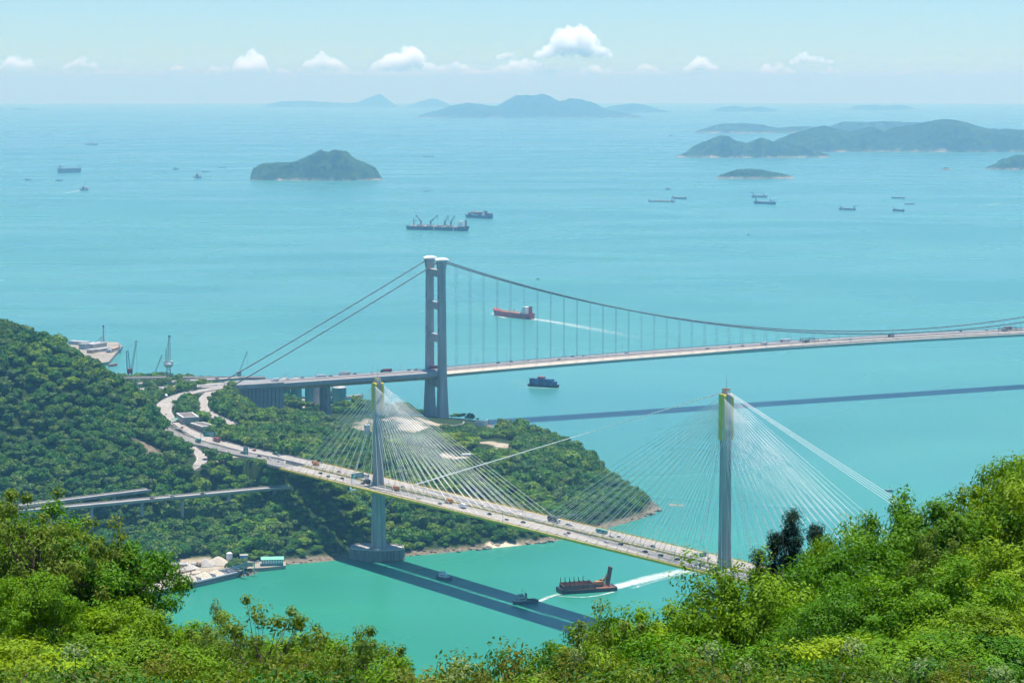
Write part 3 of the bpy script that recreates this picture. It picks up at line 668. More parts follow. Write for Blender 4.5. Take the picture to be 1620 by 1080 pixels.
for side, nm in ((1, 'near'), (-1, 'far')):
    path = tkpath(*DECK_S, 12.8*side)
    b = MB(); b.add(*ribbon(path, [-9.35, 9.35], [0, 0])); sl = b
    # slab soffit
    b.add(*ribbon(path, [9.35, 9.35, -9.35, -9.35], [0, -.55, -.55, 0]))
    o = b.build('deck_slab', MT['road'], TKB); tag(o, 'pale concrete %s carriageway' % nm)
    mk = MB()
    for off in (-8.2, 8.2): mk.add(*ribbon(path, [off-.12, off+.12], [.025, .025]))
    for off in (-4.1, 0, 4.1):
        for s in np.arange(DECK_S[0]+3, DECK_S[1], 12): mk.add(*ribbon([tk(s, 12.8*side), tk(s+5, 12.8*side)], [off-.1, off+.1], [.025, .025]))
    mo = mk.build('lane_marking', MT['paint'], o, TKB['_org']); mo['kind'] = 'stuff'
    for e in (-1, 1):
        outer = (e*side > 0)                           # outer edge of the whole bridge
        off = 12.8*side+e*9.9
        g = MB(); pp = tkpath(*DECK_S, off)
        d = 1.7; g.add(*ribbon(pp, [-.55, .55, .55, -.55, -.55], [.05, .05, -d, -d, .05]))
        g.build('edge_girder', MT['yellow'] if outer else MT['yellow_pale'], TKB)
        r = MB(); 
        for zz in (.55, .95, 1.3): r.add(*ribbon(pp, [-.06-e*.2, .06-e*.2, .06-e*.2, -.06-e*.2, -.06-e*.2], [zz+.06, zz+.06, zz-.06, zz-.06, zz+.06]))
        for s in np.arange(DECK_S[0], DECK_S[1], 4.5): r.box(tk(s, off-e*.2, .68), (.14, .14, 1.3))
        ro = r.build('parapet_rail', MT['yellow_pale'] if outer else MT['galv'], TKB); ro['kind'] = 'stuff'
# cross girders between the two carriageways
cgm = MB().bar(-nK*22.6, nK*22.6, .55, 1.5).mesh('cross_girder', MT['yellow_pale'])
cgm2 = MB().bar(-nK*2.4, nK*2.4, .7, .5).mesh('median_beam', MT['yellow'])
for s in np.arange(DECK_S[0]+4, DECK_S[1], 13.5):
    o = link('cross_girder', cgm, TKB); o.location = tk(s, 0, -1.35)-Vector(TKB.location)
    o = link('median_beam', cgm2, TKB); o.location = tk(s, 0, -.3)-Vector(TKB.location)
# masts
def mast(base, ztop, z0, deck_z, tag_l, k):
    T = MB(); zs = [(z0, 10.4, 10.8), (z0+3, 10.0, 10.4), (deck_z-8, 8.6, 9.6), (deck_z+10, 6.6, 8.2), (ztop-46*k, 6.0, 7.2), (ztop-5.5, 5.6, 6.6)]
    T.loft([frame_ring(base, a, b, .9, z, .35) for z, a, b in zs])
    T.loft([frame_ring(base, 5.6, 6.6, .9, ztop-5.5, .35), frame_ring(base, 4.4, 5.4, .9, ztop-2.2, .35), frame_ring(base, 3.6, 4.6, .9, ztop-1.6, .3)])
    o = T.build('mast', MT['mast_conc'], TKB); tag(o, tag_l)
    # yellow anchor boxes on both flanks of the head
    zb0, zb1 = ztop-34*k-3, ztop-4.5
    for sd in (1, -1):
        b = MB(); off = 3.5*sd
        rr = []
        for z, w in ((zb0, 2.9), (zb0+.8, 3.5), (zb1-.8, 3.5), (zb1, 2.7)):
            c = V2(base)+nK*off; rr.append([c+dK*w*.85+nK*sd*.9+Vector((0, 0, z)), c-dK*w*.85+nK*sd*.9+Vector((0, 0, z)), c-dK*w*.85-nK*sd*1.2+Vector((0, 0, z)), c+dK*w*.85-nK*sd*1.2+Vector((0, 0, z))][::sd])
        b.loft(rr); b.build('anchor_box', MT['yellow'], o, TKB['_org'])
    # head: yellow saddle frames, mast light
    b = MB()
    for s in (-1.6, 0, 1.6): b.bar(V2(base)+dK*s-nK*2.0+Vector((0, 0, ztop-1.2)), V2(base)+dK*s+nK*2.0+Vector((0, 0, ztop-1.2)), .8, 1.1)
    b.build('saddle_frame', MT['orange'] if k > .9 else MT['yellow_pale'], o, TKB['_org'])
    MB().tube([V2(base)+Vector((0, 0, ztop-1)), V2(base)+Vector((0, 0, ztop+9))], [.14, .05], 5).build('lightning_rod', MT['dark'], o, TKB['_org'])
    return zb0, zb1
ZL, ZC = 159.0, 198.5
bL = mast(TKL, ZL, 9.0, 66, 'ribbed grey concrete left mast standing on a round pier', .78)
bC = mast(TKC, ZC, 2.0, 70, 'taller ribbed grey concrete middle mast', 1.0)
# pier of the left mast: ship impact caisson
def oval(c, a, bb, z, n=36, k=2.6, rot=dK):
    nn = Vector((rot.y, -rot.x, 0)); out = []
    for i in range(n):
        t = 2*math.pi*i/n; ct, st_ = math.cos(t), math.sin(t)
        p = V2(c)+rot*(a*math.copysign(abs(ct)**(2/k), ct))+nn*(bb*math.copysign(abs(st_)**(2/k), st_)); p.z = z; out.append(p)
    return out[::-1]
PC = V2(TKL)+Vector((-1.5, 2, 0)); ax = Vector((1, -.12, 0)).normalized()
cz = MB(); cz.loft([oval(PC, a_, b_, z, rot=ax) for z, a_, b_ in ((-6, 23.5, 14.5), (1.0, 24.2, 15.2), (1.01, 23.6, 14.6), (9.6, 23.6, 14.6))])
MT['pier_conc'] = M('stained_pier_concrete', (.26, .25, .23), .85, .5, .35, col2=(.10, .10, .10), stretch=(1, 1, .12), bump=.15)
po = cz.build('pier_base', MT['pier_conc'], TKB); tag(po, 'stained round concrete pier base in the water')
cz = MB(); cz.loft([oval(PC, a_, b_, z, rot=ax) for z, a_, b_ in ((9.62, 22.6, 13.6), (10.05, 22.4, 13.4))]); cz.build('pier_top', MT['sand2'], po, TKB['_org'])
cz = MB(); cz.loft([oval(PC, 24.35, 15.35, z, rot=ax) for z in (-3, .85)]); cz.build('tide_band', MT['rock_dark'], po, TKB['_org'])
cz = MB(); rg_ = oval(PC, 23.3, 14.3, 9.6, 36, 2.6, ax); r2_ = oval(PC, 22.7, 13.7, 9.6, 36, 2.6, ax)
up = Vector((0, 0, 1.3)); cz.loft([[p for p in rg_], [p+up for p in rg_], [p+up for p in r2_], [p for p in r2_]], cap=False); cz.build('pier_parapet', MT['concrete'], po, TKB['_org'])
for i, p in enumerate(oval(PC, 23.75, 14.75, 5.2, 40, 2.6, ax)):                # vertical fender ribs round the pier
    if p.y > TKL.y+6: continue
    w = MB().box(p, (.5, .5, 8.0)); o = w.build('fender_rib', MT['concrete_dark'], po, TKB['_org'])
cz = MB(); cz.loft([oval(TKC, 26, 17, z, rot=dK) for z in (-6, 6)]); cz.build('pier_base', MT['concrete_dark'], TKB)
# stays
def stay(a, b, r, name='stay_cable', mt='cable', n=5, par=TKB):
    o = MB().tube([a, b], r, n).build(name, MT[mt], par); return o
sleeves = MB()
def fan(base, s_base, box, dirn, count, smax):
    for i in range(count):
        f = (i+1)/count; s = s_base+dirn*(10+(smax-10)*f)
        for off in (22.7, 2.9, -2.9, -22.7):
            z = box[0]+2+(box[1]-box[0]-4)*f**.85; p = V2(base)+nK*(4.3 if off > 0 else -4.3)+dK*(dirn*.9); p.z = z
            q = tk(s, off, .1); stay(p, q, .115)
            d = (p-q).normalized(); sleeves.tube([q-d*.8, q+d*3.6], .24, 6)
fan(TKL, 0, bL, 1, 17, LTK/2-3); fan(TKL, 0, bL, -1, 9, 122)
fan(TKC, LTK, bC, -1, 17, LTK/2-8); fan(TKC, LTK, bC, 1, 17, 228)
so = sleeves.build('anchor_sleeves', MT['yellow'], TKB); so['kind'] = 'stuff'
# long stabilising stays from the head of the middle mast
for k in range(4):
    off = (k-1.5)*1.0; t = V2(TKC)+nK*off+Vector((0, 0, ZC-2.6))
    stay(t, tk(24+k*1.2, -20.6+k*.5, .5), .24, 'stabilising_cable'); stay(t, tk(LTK+372, off*6, .5), .17, 'stabilising_cable')
# outriggers with transverse stays
for base, s, z1, z2, zdeck in ((TKL, 0, bL[0]+6, 42, 66), (TKC, LTK, bC[0]+4, 40, 70)):
    for sd in (1, -1):
        e = tk(s, 28.2*sd, -2.5); b = MB()
        b.bar(tk(s-2.2, 4*sd, -2.6), e, .8, 1.0); b.bar(tk(s+2.2, 4*sd, -2.6), e, .8, 1.0); b.box(e+Vector((0, 0, .6)), (1.6, 1.6, 3.0)); b.build('outrigger', MT['white'], TKB)
        for k in (-1, 1):
            p = V2(base)+nK*3.2*sd+dK*k*1.2; stay(p+Vector((0, 0, z1)), e+dK*k*.6+Vector((0, 0, 1.5)), .17, 'transverse_stay'); stay(p+nK*sd*1.2+Vector((0, 0, z2)), e+dK*k*.6-Vector((0, 0, .8)), .17, 'transverse_stay')
# service ledge under the deck on the left mast
MB().box(V2(TKL)+nK*8+Vector((0, 0, 41)), (7, 1.6, .8), math.atan2(nK.y, nK.x)).build('service_platform', MT['white'], TKB)
# lamp posts on the median
lp = MB(); lp.tube([(0, 0, -.3), (0, 0, 11.5)], [.14, .08], 6)
for sg in (-1, 1): lp.bar((0, 0, 11.4), tuple(nK*2.6*sg+Vector((0, 0, 11.8))), .12); lp.bar(tuple(nK*2.2*sg+Vector((0, 0, 11.8))), tuple(nK*3.1*sg+Vector((0, 0, 11.85))), .32, .16)
LAMP = lp.mesh('lamp_post', MT['galv'])
for i, s in enumerate(np.arange(-110, LTK+20, 36)):
    if abs(s) < 14 or abs(s-LTK) < 14: continue
    o = link('lamp_post', LAMP, TKB); o.location = tk(s, 0, 0)-Vector(TKB.location)
# sign gantries over the carriageways
def gantry(loc_a, loc_b, h, label, panel=None, pm='sign_green'):
    g = thing('sign_gantry', label, 'sign gantry', (loc_a+loc_b)/2); a, c = Vector(loc_a), Vector(loc_b); up = Vector((0, 0, h))
    MB().bar(a, a+up, .4).build('post', MT['galv'], g); MB().bar(c, c+up, .4).build('post', MT['galv'], g)
    t = MB()
    for dz in (-.2, -1.6): t.bar(a+up+Vector((0, 0, dz)), c+up+Vector((0, 0, dz)), .22)
    n = 8
    for i in range(n): p = a.lerp(c, i/n)+up; q = a.lerp(c, (i+1)/n)+up; t.bar(p+Vector((0, 0, -.2)), q+Vector((0, 0, -1.6)), .14)
    t.build('truss', MT['galv'], g)
    if panel:
        f0, f1, ph = panel; p = a.lerp(c, f0)+up+Vector((0, 0, -.9)); q = a.lerp(c, f1)+up+Vector((0, 0, -.9))
        pl = MB().bar(p, q, .25, ph).build('sign_panel', MT[pm], g); d = (c-a).normalized(); nn = Vector((d.y, -d.x, 0)); 
        if nn.y > 0: nn = -nn
        bd = MB()
        for zz in (-1, 1): bd.bar(p+nn*.16+Vector((0, 0, zz*(ph/2-.12))), q+nn*.16+Vector((0, 0, zz*(ph/2-.12))), .03, .12)
        for zz, x0, x1 in ((.55, .1, .7), (0, .1, .85), (-.55, .1, .5)): bd.bar(p.lerp(q, x0)+nn*.16+Vector((0, 0, zz*ph*.4)), p.lerp(q, x1)+nn*.16+Vector((0, 0, zz*ph*.4)), .03, ph*.1)
        bd.build('sign_border', MT['white'], pl, g['_org'])
    return g
gantry(tk(214, 2.4, 0), tk(214, 22, 0), 8, 'thin truss gantry without sign over the near carriageway in mid span', None)
gantry(tk(252, -22, 0), tk(252, -2.4, 0), 8, 'bare truss gantry over the far carriageway beside the dark truck', None)
gantry(tk(-10, 3.2, 0), tk(-10, 21, 0), 8.5, 'gantry with green direction sign on the bridge beside the left mast', (.3, 1.0, 4.6))
gantry(tk(LTK-14, 3.2, 0), tk(LTK-14, 21, 0), 8.5, 'gantry with small green sign beside the middle mast', (.1, .45, 3.2))
# ================================================================ SUSPENSION BRIDGE
SB = thing('suspension_bridge', 'long suspension bridge with a tall grey concrete portal tower crossing the strait', 'bridge', V2(TM))
SE = 1377.0
def tmpath(s0, s1, o=0, step=18.0):
    n = max(1, int(round((s1-s0)/step))); return [tm(s0+(s1-s0)*i/n, o) for i in range(n+1)]
def sect(path, prof, name, mt, par=SB, smooth=False):
    b = MB(); b.add(*ribbon(path, [p[0] for p in prof], [p[1] for p in prof])); return b.build(name, mt, par, SB['_org'])
main = tmpath(0, SE+30); sidep = tmpath(-199, 0)
# main span: fairings above a shadowed soffit, one panel of fairing per hanger bay
sect(main, [(-16.4, 0), (16.4, 0)], 'road_deck', MT['roadbrown'])
sect(main, [(20.5, -3.0), (14, -7.4), (-14, -7.4), (-20.5, -3.0)], 'soffit', MT['steel_grey'])
fm = {}
for sg in (1, -1):
    for i in range(57):
        s0, s1 = i*18+.15, (i+1)*18-.15
        if sg < 0 and i > 10: break
        o = sect([tm(s0, 0), tm(s1, 0)], [(16.4*sg, .02), (16.9*sg, -.1), (20.5*sg, -3.0)][::sg], 'fairing_panel', MT['cream'])
    bk = sect(main, [(16.3*sg, -.12), (16.8*sg, -.25), (20.4*sg, -3.1)][::sg], 'fairing_backing', MT['steel_grey'])
    r = MB()
    for zz in (.6, 1.1): r.add(*ribbon(main, [x+16.0*sg for x in (-.1, .1, .1, -.1, -.1)], [zz+.1, zz+.1, zz-.1, zz-.1, zz+.1]))
    for s in np.arange(0, 1030, 4.5): r.box(tm(s, 16.0*sg, .7), (.25, .25, 1.4))
    o = r.build('parapet_rail', MT['steel_grey'], SB); o['kind'] = 'stuff'
mk = MB()
for off in (-12.2, -2.0, 2.0, 12.2): mk.add(*ribbon(main, [off-.12, off+.12], [.02, .02]))
for off in (-8.8, -5.4, 5.4, 8.8):
    for s in np.arange(0, 1020, 14): mk.add(*ribbon([tm(s, 0), tm(s+5, 0)], [off-.1, off+.1], [.02, .02]))
mk.build('lane_marking', MT['paint'], SB)['kind'] = 'stuff'
sect(main, [(-1.7, .03), (-1.6, .9), (1.6, .9), (1.7, .03)], 'median_barrier', MT['galv'])
# side span and approach: deep box with upright web and sloping underside
sect(sidep, [(-14, 0), (14, 0)], 'road_deck', MT['roadbrown'])
for sg in (1, -1):
    sect(sidep, [(14, 0), (18.4, -.6), (18.4, -5.0)] if sg > 0 else [(-18.4, -5.0), (-18.4, -.6), (-14, 0)], 'side_web', MT['steel_grey'])
    for k in range(0, 11): sect([tm(-199+18*k+.2, 0), tm(-199+18*k+17.8, 0)], [(18.45*sg, -5.0), (9.5*sg, -9.6)][::sg], 'underside_panel', MT['cream'])
    r = MB()
    for zz in (.5, 1.0): r.add(*ribbon(tmpath(-420, 0), [x+17.6*sg for x in (-.07, .07, .07, -.07, -.07)], [zz+.07, zz+.07, zz-.07, zz-.07, zz+.07]))
    for s in np.arange(-420, 0, 4.5): r.box(tm(s, 17.6*sg, .5), (.16, .16, 1.1))
    r.build('parapet_rail', MT['galv'], SB)['kind'] = 'stuff'
sect(sidep, [(9.6, -9.6), (-9.6, -9.6)], 'soffit', MT['steel_grey'])
sect(tmpath(-420, 0), [(-1.7, .03), (-1.6, .9), (1.6, .9), (1.7, .03)], 'median_barrier', MT['galv'])
mk = MB()
for off in (-12.2, -2.0, 2.0, 12.2): mk.add(*ribbon(tmpath(-420, 0), [off-.12, off+.12], [.03, .03]))
mk.build('lane_marking', MT['paint'], SB)['kind'] = 'stuff'
# tower
def leg_ring(c, wd, wn, z, ch=.8):
    h, k = wd/2, wn/2; out = []
    for a, b in ((h, -k+ch), (h, k-ch), (h-ch, k), (-h+ch, k), (-h, k-ch), (-h, -k+ch), (-h+ch, -k), (h-ch, -k)):
        p = V2(c)+dM*a+nM*b; p.z = z; out.append(p)
    return out
TW = MB(); ZT = 199.0
legs = {}
for sg in (1, -1):
    b = MB(); off = lambda z: 20.0-2.0*(z/200)
    rr = []
    for z, wd, wn in ((-4, 14.5, 11.2), (6, 13.6, 10.6), (40, 10.8, 9.0), (66, 9.6, 8.0), (120, 9.0, 7.4), (188, 8.6, 7.0), (193, 10.5, 7.4), (ZT, 11.6, 7.6)):
        rr.append(leg_ring(V2(TM)+nM*off(z)*sg, wd, wn, z))
    b.loft(rr); o = b.build('tower_leg', MT['tower_conc'], SB); legs[sg] = o
    # white saddle housing
    c = V2(TM)+nM*off(200)*sg; hs = []
    for t in np.linspace(-1, 1, 13):
        hh = 2.7*math.sqrt(max(0, 1-t*t*.80))*(1.0); z0 = ZT+1.6-.4*t*t; w = 4.2*(1-.25*t*t); zb = ZT-3.4*(1-abs(t)**1.6)+.8
        p = c+dM*t*8.6
        hs.append([p+nM*w+Vector((0, 0, z0)), p+nM*w*.7+Vector((0, 0, z0+hh*.75)), p+Vector((0, 0, z0+hh)), p-nM*w*.7+Vector((0, 0, z0+hh*.75)), p-nM*w+Vector((0, 0, z0)), p-nM*w*.8+Vector((0, 0, zb)), p+nM*w*.8+Vector((0, 0, zb))])
    b = MB(); b.loft(hs); b.build('saddle_housing', MT['white'], o, SB['_org'])
    # dark access doors on the inner left face
    for z in (107+8, 146+9, 8.5):
        q = V2(TM)+nM*(off(z)*sg)-dM*(4.6 if z > 20 else 6.72)+Vector((0, 0, z+1.2)); MB().box(q, (.5, 1.4, 3.2), math.atan2(dM.y, dM.x)).build('access_door', MT['dark'], o, SB['_org'])
MB().tube([V2(TM)-nM*18+Vector((0, 0, ZT+4)), V2(TM)-nM*18+Vector((0, 0, ZT+15))], [.12, .05], 5).build('lightning_rod', MT['dark'], legs[-1], SB['_org'])
for z, hgt in ((184, 8.5), (145, 8.5), (106, 9), (52, 10)):
    o_ = 20.0-2.0*(z/200)-3.2; ring = []
    for t in (-1, -.75, 0, .75, 1):
        e = hgt/2*(1+.18*t*t*t*t); c = V2(TM)+nM*o_*t
        ring.append([c+dM*2.7+Vector((0, 0, z-e)), c+dM*2.7+Vector((0, 0, z+e*.9)), c-dM*2.7+Vector((0, 0, z+e*.9)), c-dM*2.7+Vector((0, 0, z-e))][::-1])
    MB().loft(ring).build('portal_beam', MT['tower_conc'], SB)
# main cables and hangers
ZCAB = ZT+1.2; S_mid = SE/2; z_mid = tm_z(S_mid)+5.5
def cz_(s): return z_mid+(ZCAB-z_mid)*((s-S_mid)/S_mid)**2
for sg in (1, -1):
    pts = []
    for s in np.linspace(0, SE-250, 72): p = tm(s, 18.0*sg); p.z = cz_(s); pts.append(p)
    MB().tube(pts, .62, 8).build('main_cable', MT['cable_dark'], SB, smooth=True)
    b = MB(); s1 = -262; e = tm(s1, 19*sg); pts = []
    for t in np.linspace(0, 1, 14): p = tm(s1*t, 18*sg+sg*t); p.z = ZCAB+(e.z+.5-ZCAB)*t-4*4*t*(1-t)*.35; pts.append(p)
    MB().tube(pts, .62, 8).build('back_stay_cable', MT['cable_dark'], SB, smooth=True)
    for k in range(1, 57):
        s = 18.0*k; b = MB(); o = 18.0*sg; zt = cz_(s)
        if zt < tm_z(s)+1: continue
        for q in (-.55, .55): a = tm(s+q, o); c = Vector(a); c.z = zt; a.z -= 2.0; b.tube([a, c], .085, 4)
        b.bar(tm(s-.75, o)+Vector((0, 0, zt-tm_z(s-.75))), tm(s+.75, o)+Vector((0, 0, zt-tm_z(s+.75))), 1.55)
        b.build('hanger', MT['steel_grey'], SB)
    # hand ropes above the cable show as a second thin line
    pts = [];
    for s in np.linspace(2, SE-250, 72): p = tm(s, 18.0*sg); p.z = cz_(s)+1.5; pts.append(p)
    MB().tube(pts, .06, 4).build('hand_rope', MT['cable_dark'], SB)
# wall pier under the side span
b = MB(); rg_ = []
for z in (10, 40, tm_z(-142)-9.7): rg_.append(leg_ring(V2(TM)-dM*142, 5.4, 25, z, .9))
b.loft(rg_); pr = b.build('pier', MT['concrete_dark'], SB)
b = MB(); b.box(V2(TM)-dM*(142+2.7)+Vector((0, 0, 32)), (.3, 8, 48), math.atan2(dM.y, dM.x)); b.build('pier_recess', MT['concrete_dark'], pr, SB['_org'])
# anchorage block with ribbed side wall
b = MB(); zt = 60.0
def sN(s, o, z): p = V2(TM)+dM*s+nM*o; p.z = z; return p
b.loft([[sN(-199, 18, z), sN(-199, -22, z), sN(-262, -22, z), sN(-262, 18, z)] for z in (30, zt+4.3)]); ab = b.build('anchorage_block', MT['concrete_dark'], SB)
rm = MB().box((0, 0, 0), (3.7, 1.3, 34), math.atan2(dM.y, dM.x)).mesh('wall_rib', MT['concrete_dark'])
for k in range(12):
    o = link('wall_rib', rm, ab); o.location = sN(-203.0-4.75*k, 18.3, 41.5)-Vector(SB.location)
MB().box(sN(-231, 18.4, 62.3), (63.4, 1.9, 4.6), math.atan2(dM.y, dM.x)).build('wall_coping', MT['concrete'], ab, SB['_org'])
rmb = MB().box((0, 0, 0), (1.3, 3.2, 34), math.atan2(dM.y, dM.x)).mesh('wall_rib', MT['concrete_dark'])
# approach deck behind the anchorage, on wall piers
ap = tmpath(-430, -199)
sect(ap, [(-18.5, -3), (-18.5, .1), (18.5, .1), (18.5, -3)], 'approach_deck', MT['road'])
sect(ap, [(18.6, .9), (18.6, -3.4)], 'approach_fascia', MT['steel_grey'])
for s in (-300, -340, -380, -420):
    MB().box(sN(s, 2, 45), (3, 22, 38), math.atan2(dM.y, dM.x)).build('pier', MT['concrete_dark'], SB)
# slim lamp masts along the approach
lpm = MB(); lpm.tube([(0, 0, 0), (0, 0, 12)], [.13, .07], 5); lpm.bar((0, 0, 11.9), (1.8, 0, 12.1), .14); LAMP2 = lpm.mesh('lamp_post', MT['galv'])
for s in list(range(-400, 0, 36))+list(range(20, 960, 40)):
    o = link('lamp_post', LAMP2, SB); o.location = tm(s, -14.5, 0)-Vector(SB.location)
# maintenance gantries on the deck
for s, lab in ((520, 'dark maintenance traveller on the suspension bridge right of the middle mast'), (836, 'long dark maintenance traveller on the suspension bridge near the right edge')):
    g = thing('maintenance_traveller', lab, 'gantry', tm(s, 6)); b = MB()
    L = 20 if s < 700 else 30
    for o in (3, 14): b.bar(tm(s-L/2, o, 4.0), tm(s+L/2, o, 5.2), .4); b.bar(tm(s-L/2, o, 2.2), tm(s+L/2, o, 2.6), .5)
    b.build('girder', MT['dark'], g); b = MB()
    for k in (-1, -.35, .35, 1):
        for o in (3, 14): b.bar(tm(s+k*L/2, o, .2), tm(s+k*L/2, o, 6.4-2*(k == 1)), .4)
    b.build('legs_frame', MT['dark'], g); MB().box(tm(s-L*.3, 8, 2.2), (5, 9, 2.6), math.atan2(dM.y, dM.x)).build('machine_house', MT['steel_grey'], g)
# ================================================================ LOW VIADUCT
def viaduct(pts, z, hw, piers, label, name='viaduct'):
    path = smooth_path([P(u, v, z) for u, v in pts], 8); t = thing(name, label, 'viaduct', path[0])
    b = MB(); b.add(*ribbon(path, [-hw, hw], [0, 0])); dk = b.build('road_deck', MT['road'], t)
    b = MB(); b.add(*ribbon(path, [hw+.01, hw+.01, hw*.45, -hw*.45, -hw-.01, -hw-.01], [-.02, -.9, -2.3, -2.3, -.9, -.02])); b.build('box_girder', MT['concrete'], t)
    for sg in (-1, 1):
        b = MB(); b.add(*ribbon(path, [x+hw*sg for x in (-.2, -.2, .2, .2)], [.02, 1.0, 1.0, -.95])); b.build('parapet', MT['concrete'], t)
    mk = MB()
    for off in (-hw+.8, hw-.8): mk.add(*ribbon(path, [off-.1, off+.1], [.03, .03]))
    for i in range(0, len(path)-2, 2): mk.add(*ribbon(path[i:i+2], [-.1, .1], [.03, .03]))
    mk.build('lane_marking', MT['paint'], dk, t['_org'])['kind'] = 'stuff'
    for u in piers:
        j = min(range(len(path)), key=lambda i: abs(proj(path[i])[0]-u)); p = path[j]; g = float(th(p.x, p.y))-3
        d = (path[min(j+1, len(path)-1)]-path[max(j-1, 0)]).normalized(); rz = math.atan2(d.y, d.x); b = MB()
        b.box((p.x, p.y, (g+p.z-4)/2), (2.2, 3.2, p.z-4-g), rz)
        n = Vector((d.y, -d.x, 0)); c = V2(p)
        b.loft([[c+n*w+d*1.1+Vector((0, 0, zz)), c+n*w-d*1.1+Vector((0, 0, zz)), c-n*w-d*1.1+Vector((0, 0, zz)), c-n*w+d*1.1+Vector((0, 0, zz))] for zz, w in ((p.z-4.6, 1.6), (p.z-2.35, hw*.6))])
        b.build('pier', MT['concrete'], t)
    return t, path
VT, VPATH = viaduct([(-30, 811), (80, 803.5), (160, 796.5), (240, 789), (320, 781.5), (400, 774), (458, 769)], 45, 5.6, (150, 222, 293, 368, 440), 'long grey viaduct crossing the trees below the wooded hill')
VT2, VPATH2 = viaduct([(-30, 806), (60, 796), (120, 788.5), (180, 781), (236, 774)], 48, 4.6, (40, 110, 180), 'shorter viaduct branch running behind the long viaduct into the trees')
# elevated road left of the anchorage, behind the hill
VT3, VPATH3 = viaduct([(215, 607), (260, 604.5), (310, 601.5), (352, 599), (380, 597)], 64, 8.5, (250, 290, 330), 'elevated highway emerging from behind the wooded hill toward the suspension bridge')
VT4, VPATH4 = viaduct([(190, 598), (260, 597), (330, 597.5), (420, 597)], 58, 6, (225, 300, 372), 'second elevated road behind the highway by the shipyard cranes')

# ================================================================ BUILDINGS BY THE HIGHWAY
def slab_building(u, v, z, w, d, h, rz, label, roof='roofdark', wall='concrete', rim=1.4, win=0, name='building', cat='building', keepr=None):
    c = P(u, v, z); t = thing(name, label, cat, c); ca = rz
    MB().box((c.x, c.y, c.z+h/2), (w, d, h), ca).build('wall', MT[wall], t)
    MB().box((c.x, c.y, c.z+h+.12), (w-2*rim, d-2*rim, .2), ca).build('roof', MT[roof], t)
    b = MB(); dx = Vector((math.cos(ca), math.sin(ca), 0)); dy = Vector((-dx.y, dx.x, 0)); top = Vector((c.x, c.y, c.z+h+.35))
    for s in (-1, 1):
        b.bar(top+dy*s*(d/2-rim/2)-dx*(w/2+.3), top+dy*s*(d/2-rim/2)+dx*(w/2+.3), rim, .7); b.bar(top+dx*s*(w/2-rim/2)-dy*(d/2-rim), top+dx*s*(w/2-rim/2)+dy*(d/2-rim), rim, .7)
    b.build('roof_edge', MT['white'], t)
    for k in range(win):
        f = (k+.5)/win-.5
        for s, (ax, ay, ln) in ((-1, (dx, dy, d)),):
            q = top+ax*f*w-ay*(ln/2+.03); q.z = c.z+h*.55; MB().box(q, (w/win*.6, .16, h*.35), ca).build('window', MT['glass'], t)
    KEEP.append((c.x, c.y, max(w, d)*.62+3, max(w, d)*.62+3)); return t
dirF = lambda a, b, z: math.atan2((P(*b, z)-P(*a, z)).y, (P(*b, z)-P(*a, z)).x)
slab_building(297, 669, 63, 34, 17, 8, dirF((281, 656), (304, 672), 63), 'flat-roofed concrete building with white roof edge inside the highway bend', win=6)
slab_building(321, 681, 63, 30, 14, 6, dirF((305, 672), (334, 681), 63), 'lower flat-roofed concrete building in front, beside the green highway sign', win=5)
slab_building(249, 634, 58, 22, 16, 6, .2, 'pale shed with flat roof between the hill and the elevated road', roof='lgrey', wall='lgrey')
t = thing('canopy', 'small turquoise canopy beside the flat-roofed building in the bend', 'canopy', P(279, 668.5, 63)); c = Vector(t.location)
MB().box(c+Vector((0, 0, 4)), (7, 9, .4), .5).build('roof', MT['green_roof'], t)
for dx in (-2.6, 2.6):
    for dy in (-3.4, 3.4): MB().box(c+Vector((dx*math.cos(.5)-dy*math.sin(.5), dx*math.sin(.5)+dy*math.cos(.5), 1.8)), (.3, .3, 4.0)).build('post', MT['galv'], t)
# small buildings seen between the trees
slab_building(715, 735, 40, 26, 8, 4, .12, 'long low white building on a pale yard in the headland trees', roof='lgrey', wall='lgrey', win=6)
slab_building(738, 725, 42, 8, 7, 4, .2, 'tiny grey hut beside the pale yard in the trees', roof='lgrey', wall='lgrey')
slab_building(541, 697, 46, 9, 6, 5, .2, 'small grey building in the trees left of the left mast', roof='lgrey', wall='lgrey')
slab_building(504, 697, 46, 6, 5, 4, .2, 'tiny white house among trees behind the left cables', roof='lgrey', wall='white')
slab_building(581, 697, 46, 5, 5, 16, .3, 'slim grey tower block seen through the left cables', roof='lgrey', wall='lgrey')
# walled terraces at the suspension tower
def terrace(u, v, z, rx, ry, a0, a1, label, h=3.5):
    c = P(u, v, z); pts = [Vector((c.x+rx*math.cos(R(a)), c.y+ry*math.sin(R(a)), z)) for a in np.linspace(a0, a1, 22)]
    t = thing('retaining_wall', label, 'wall', c); b = MB()
    n = len(pts); cc = V2(c)
    ins = [V2(p)+(cc-V2(p)).normalized()*1.0 for p in pts]
    rg_ = [[Vector((p.x, p.y, z-4)), Vector((p.x, p.y, z+h)), Vector((q.x, q.y, z+h)), Vector((q.x, q.y, z-4))] for p, q in zip(pts, ins)]
    b.loft(rg_); b.build('wall', MT['concrete'], t); 
    b = MB(); b.loft([[r[1]+Vector((0, 0, .02)), r[1]+Vector((0, 0, .5)), r[2]+Vector((0, 0, .5)), r[2]+Vector((0, 0, .02))] for r in rg_]); b.build('coping', MT['lgrey'], t)
terrace(709, 673, 12, 19, 26, 180, 380, 'round pale retaining wall at the foot of the suspension tower')
terrace(722, 684, 12, 17, 22, 190, 385, 'lower curved retaining wall below the suspension tower')
terrace(752, 668, 5, 15, 24, 270, 360, 'short curved sea wall right of the suspension tower')

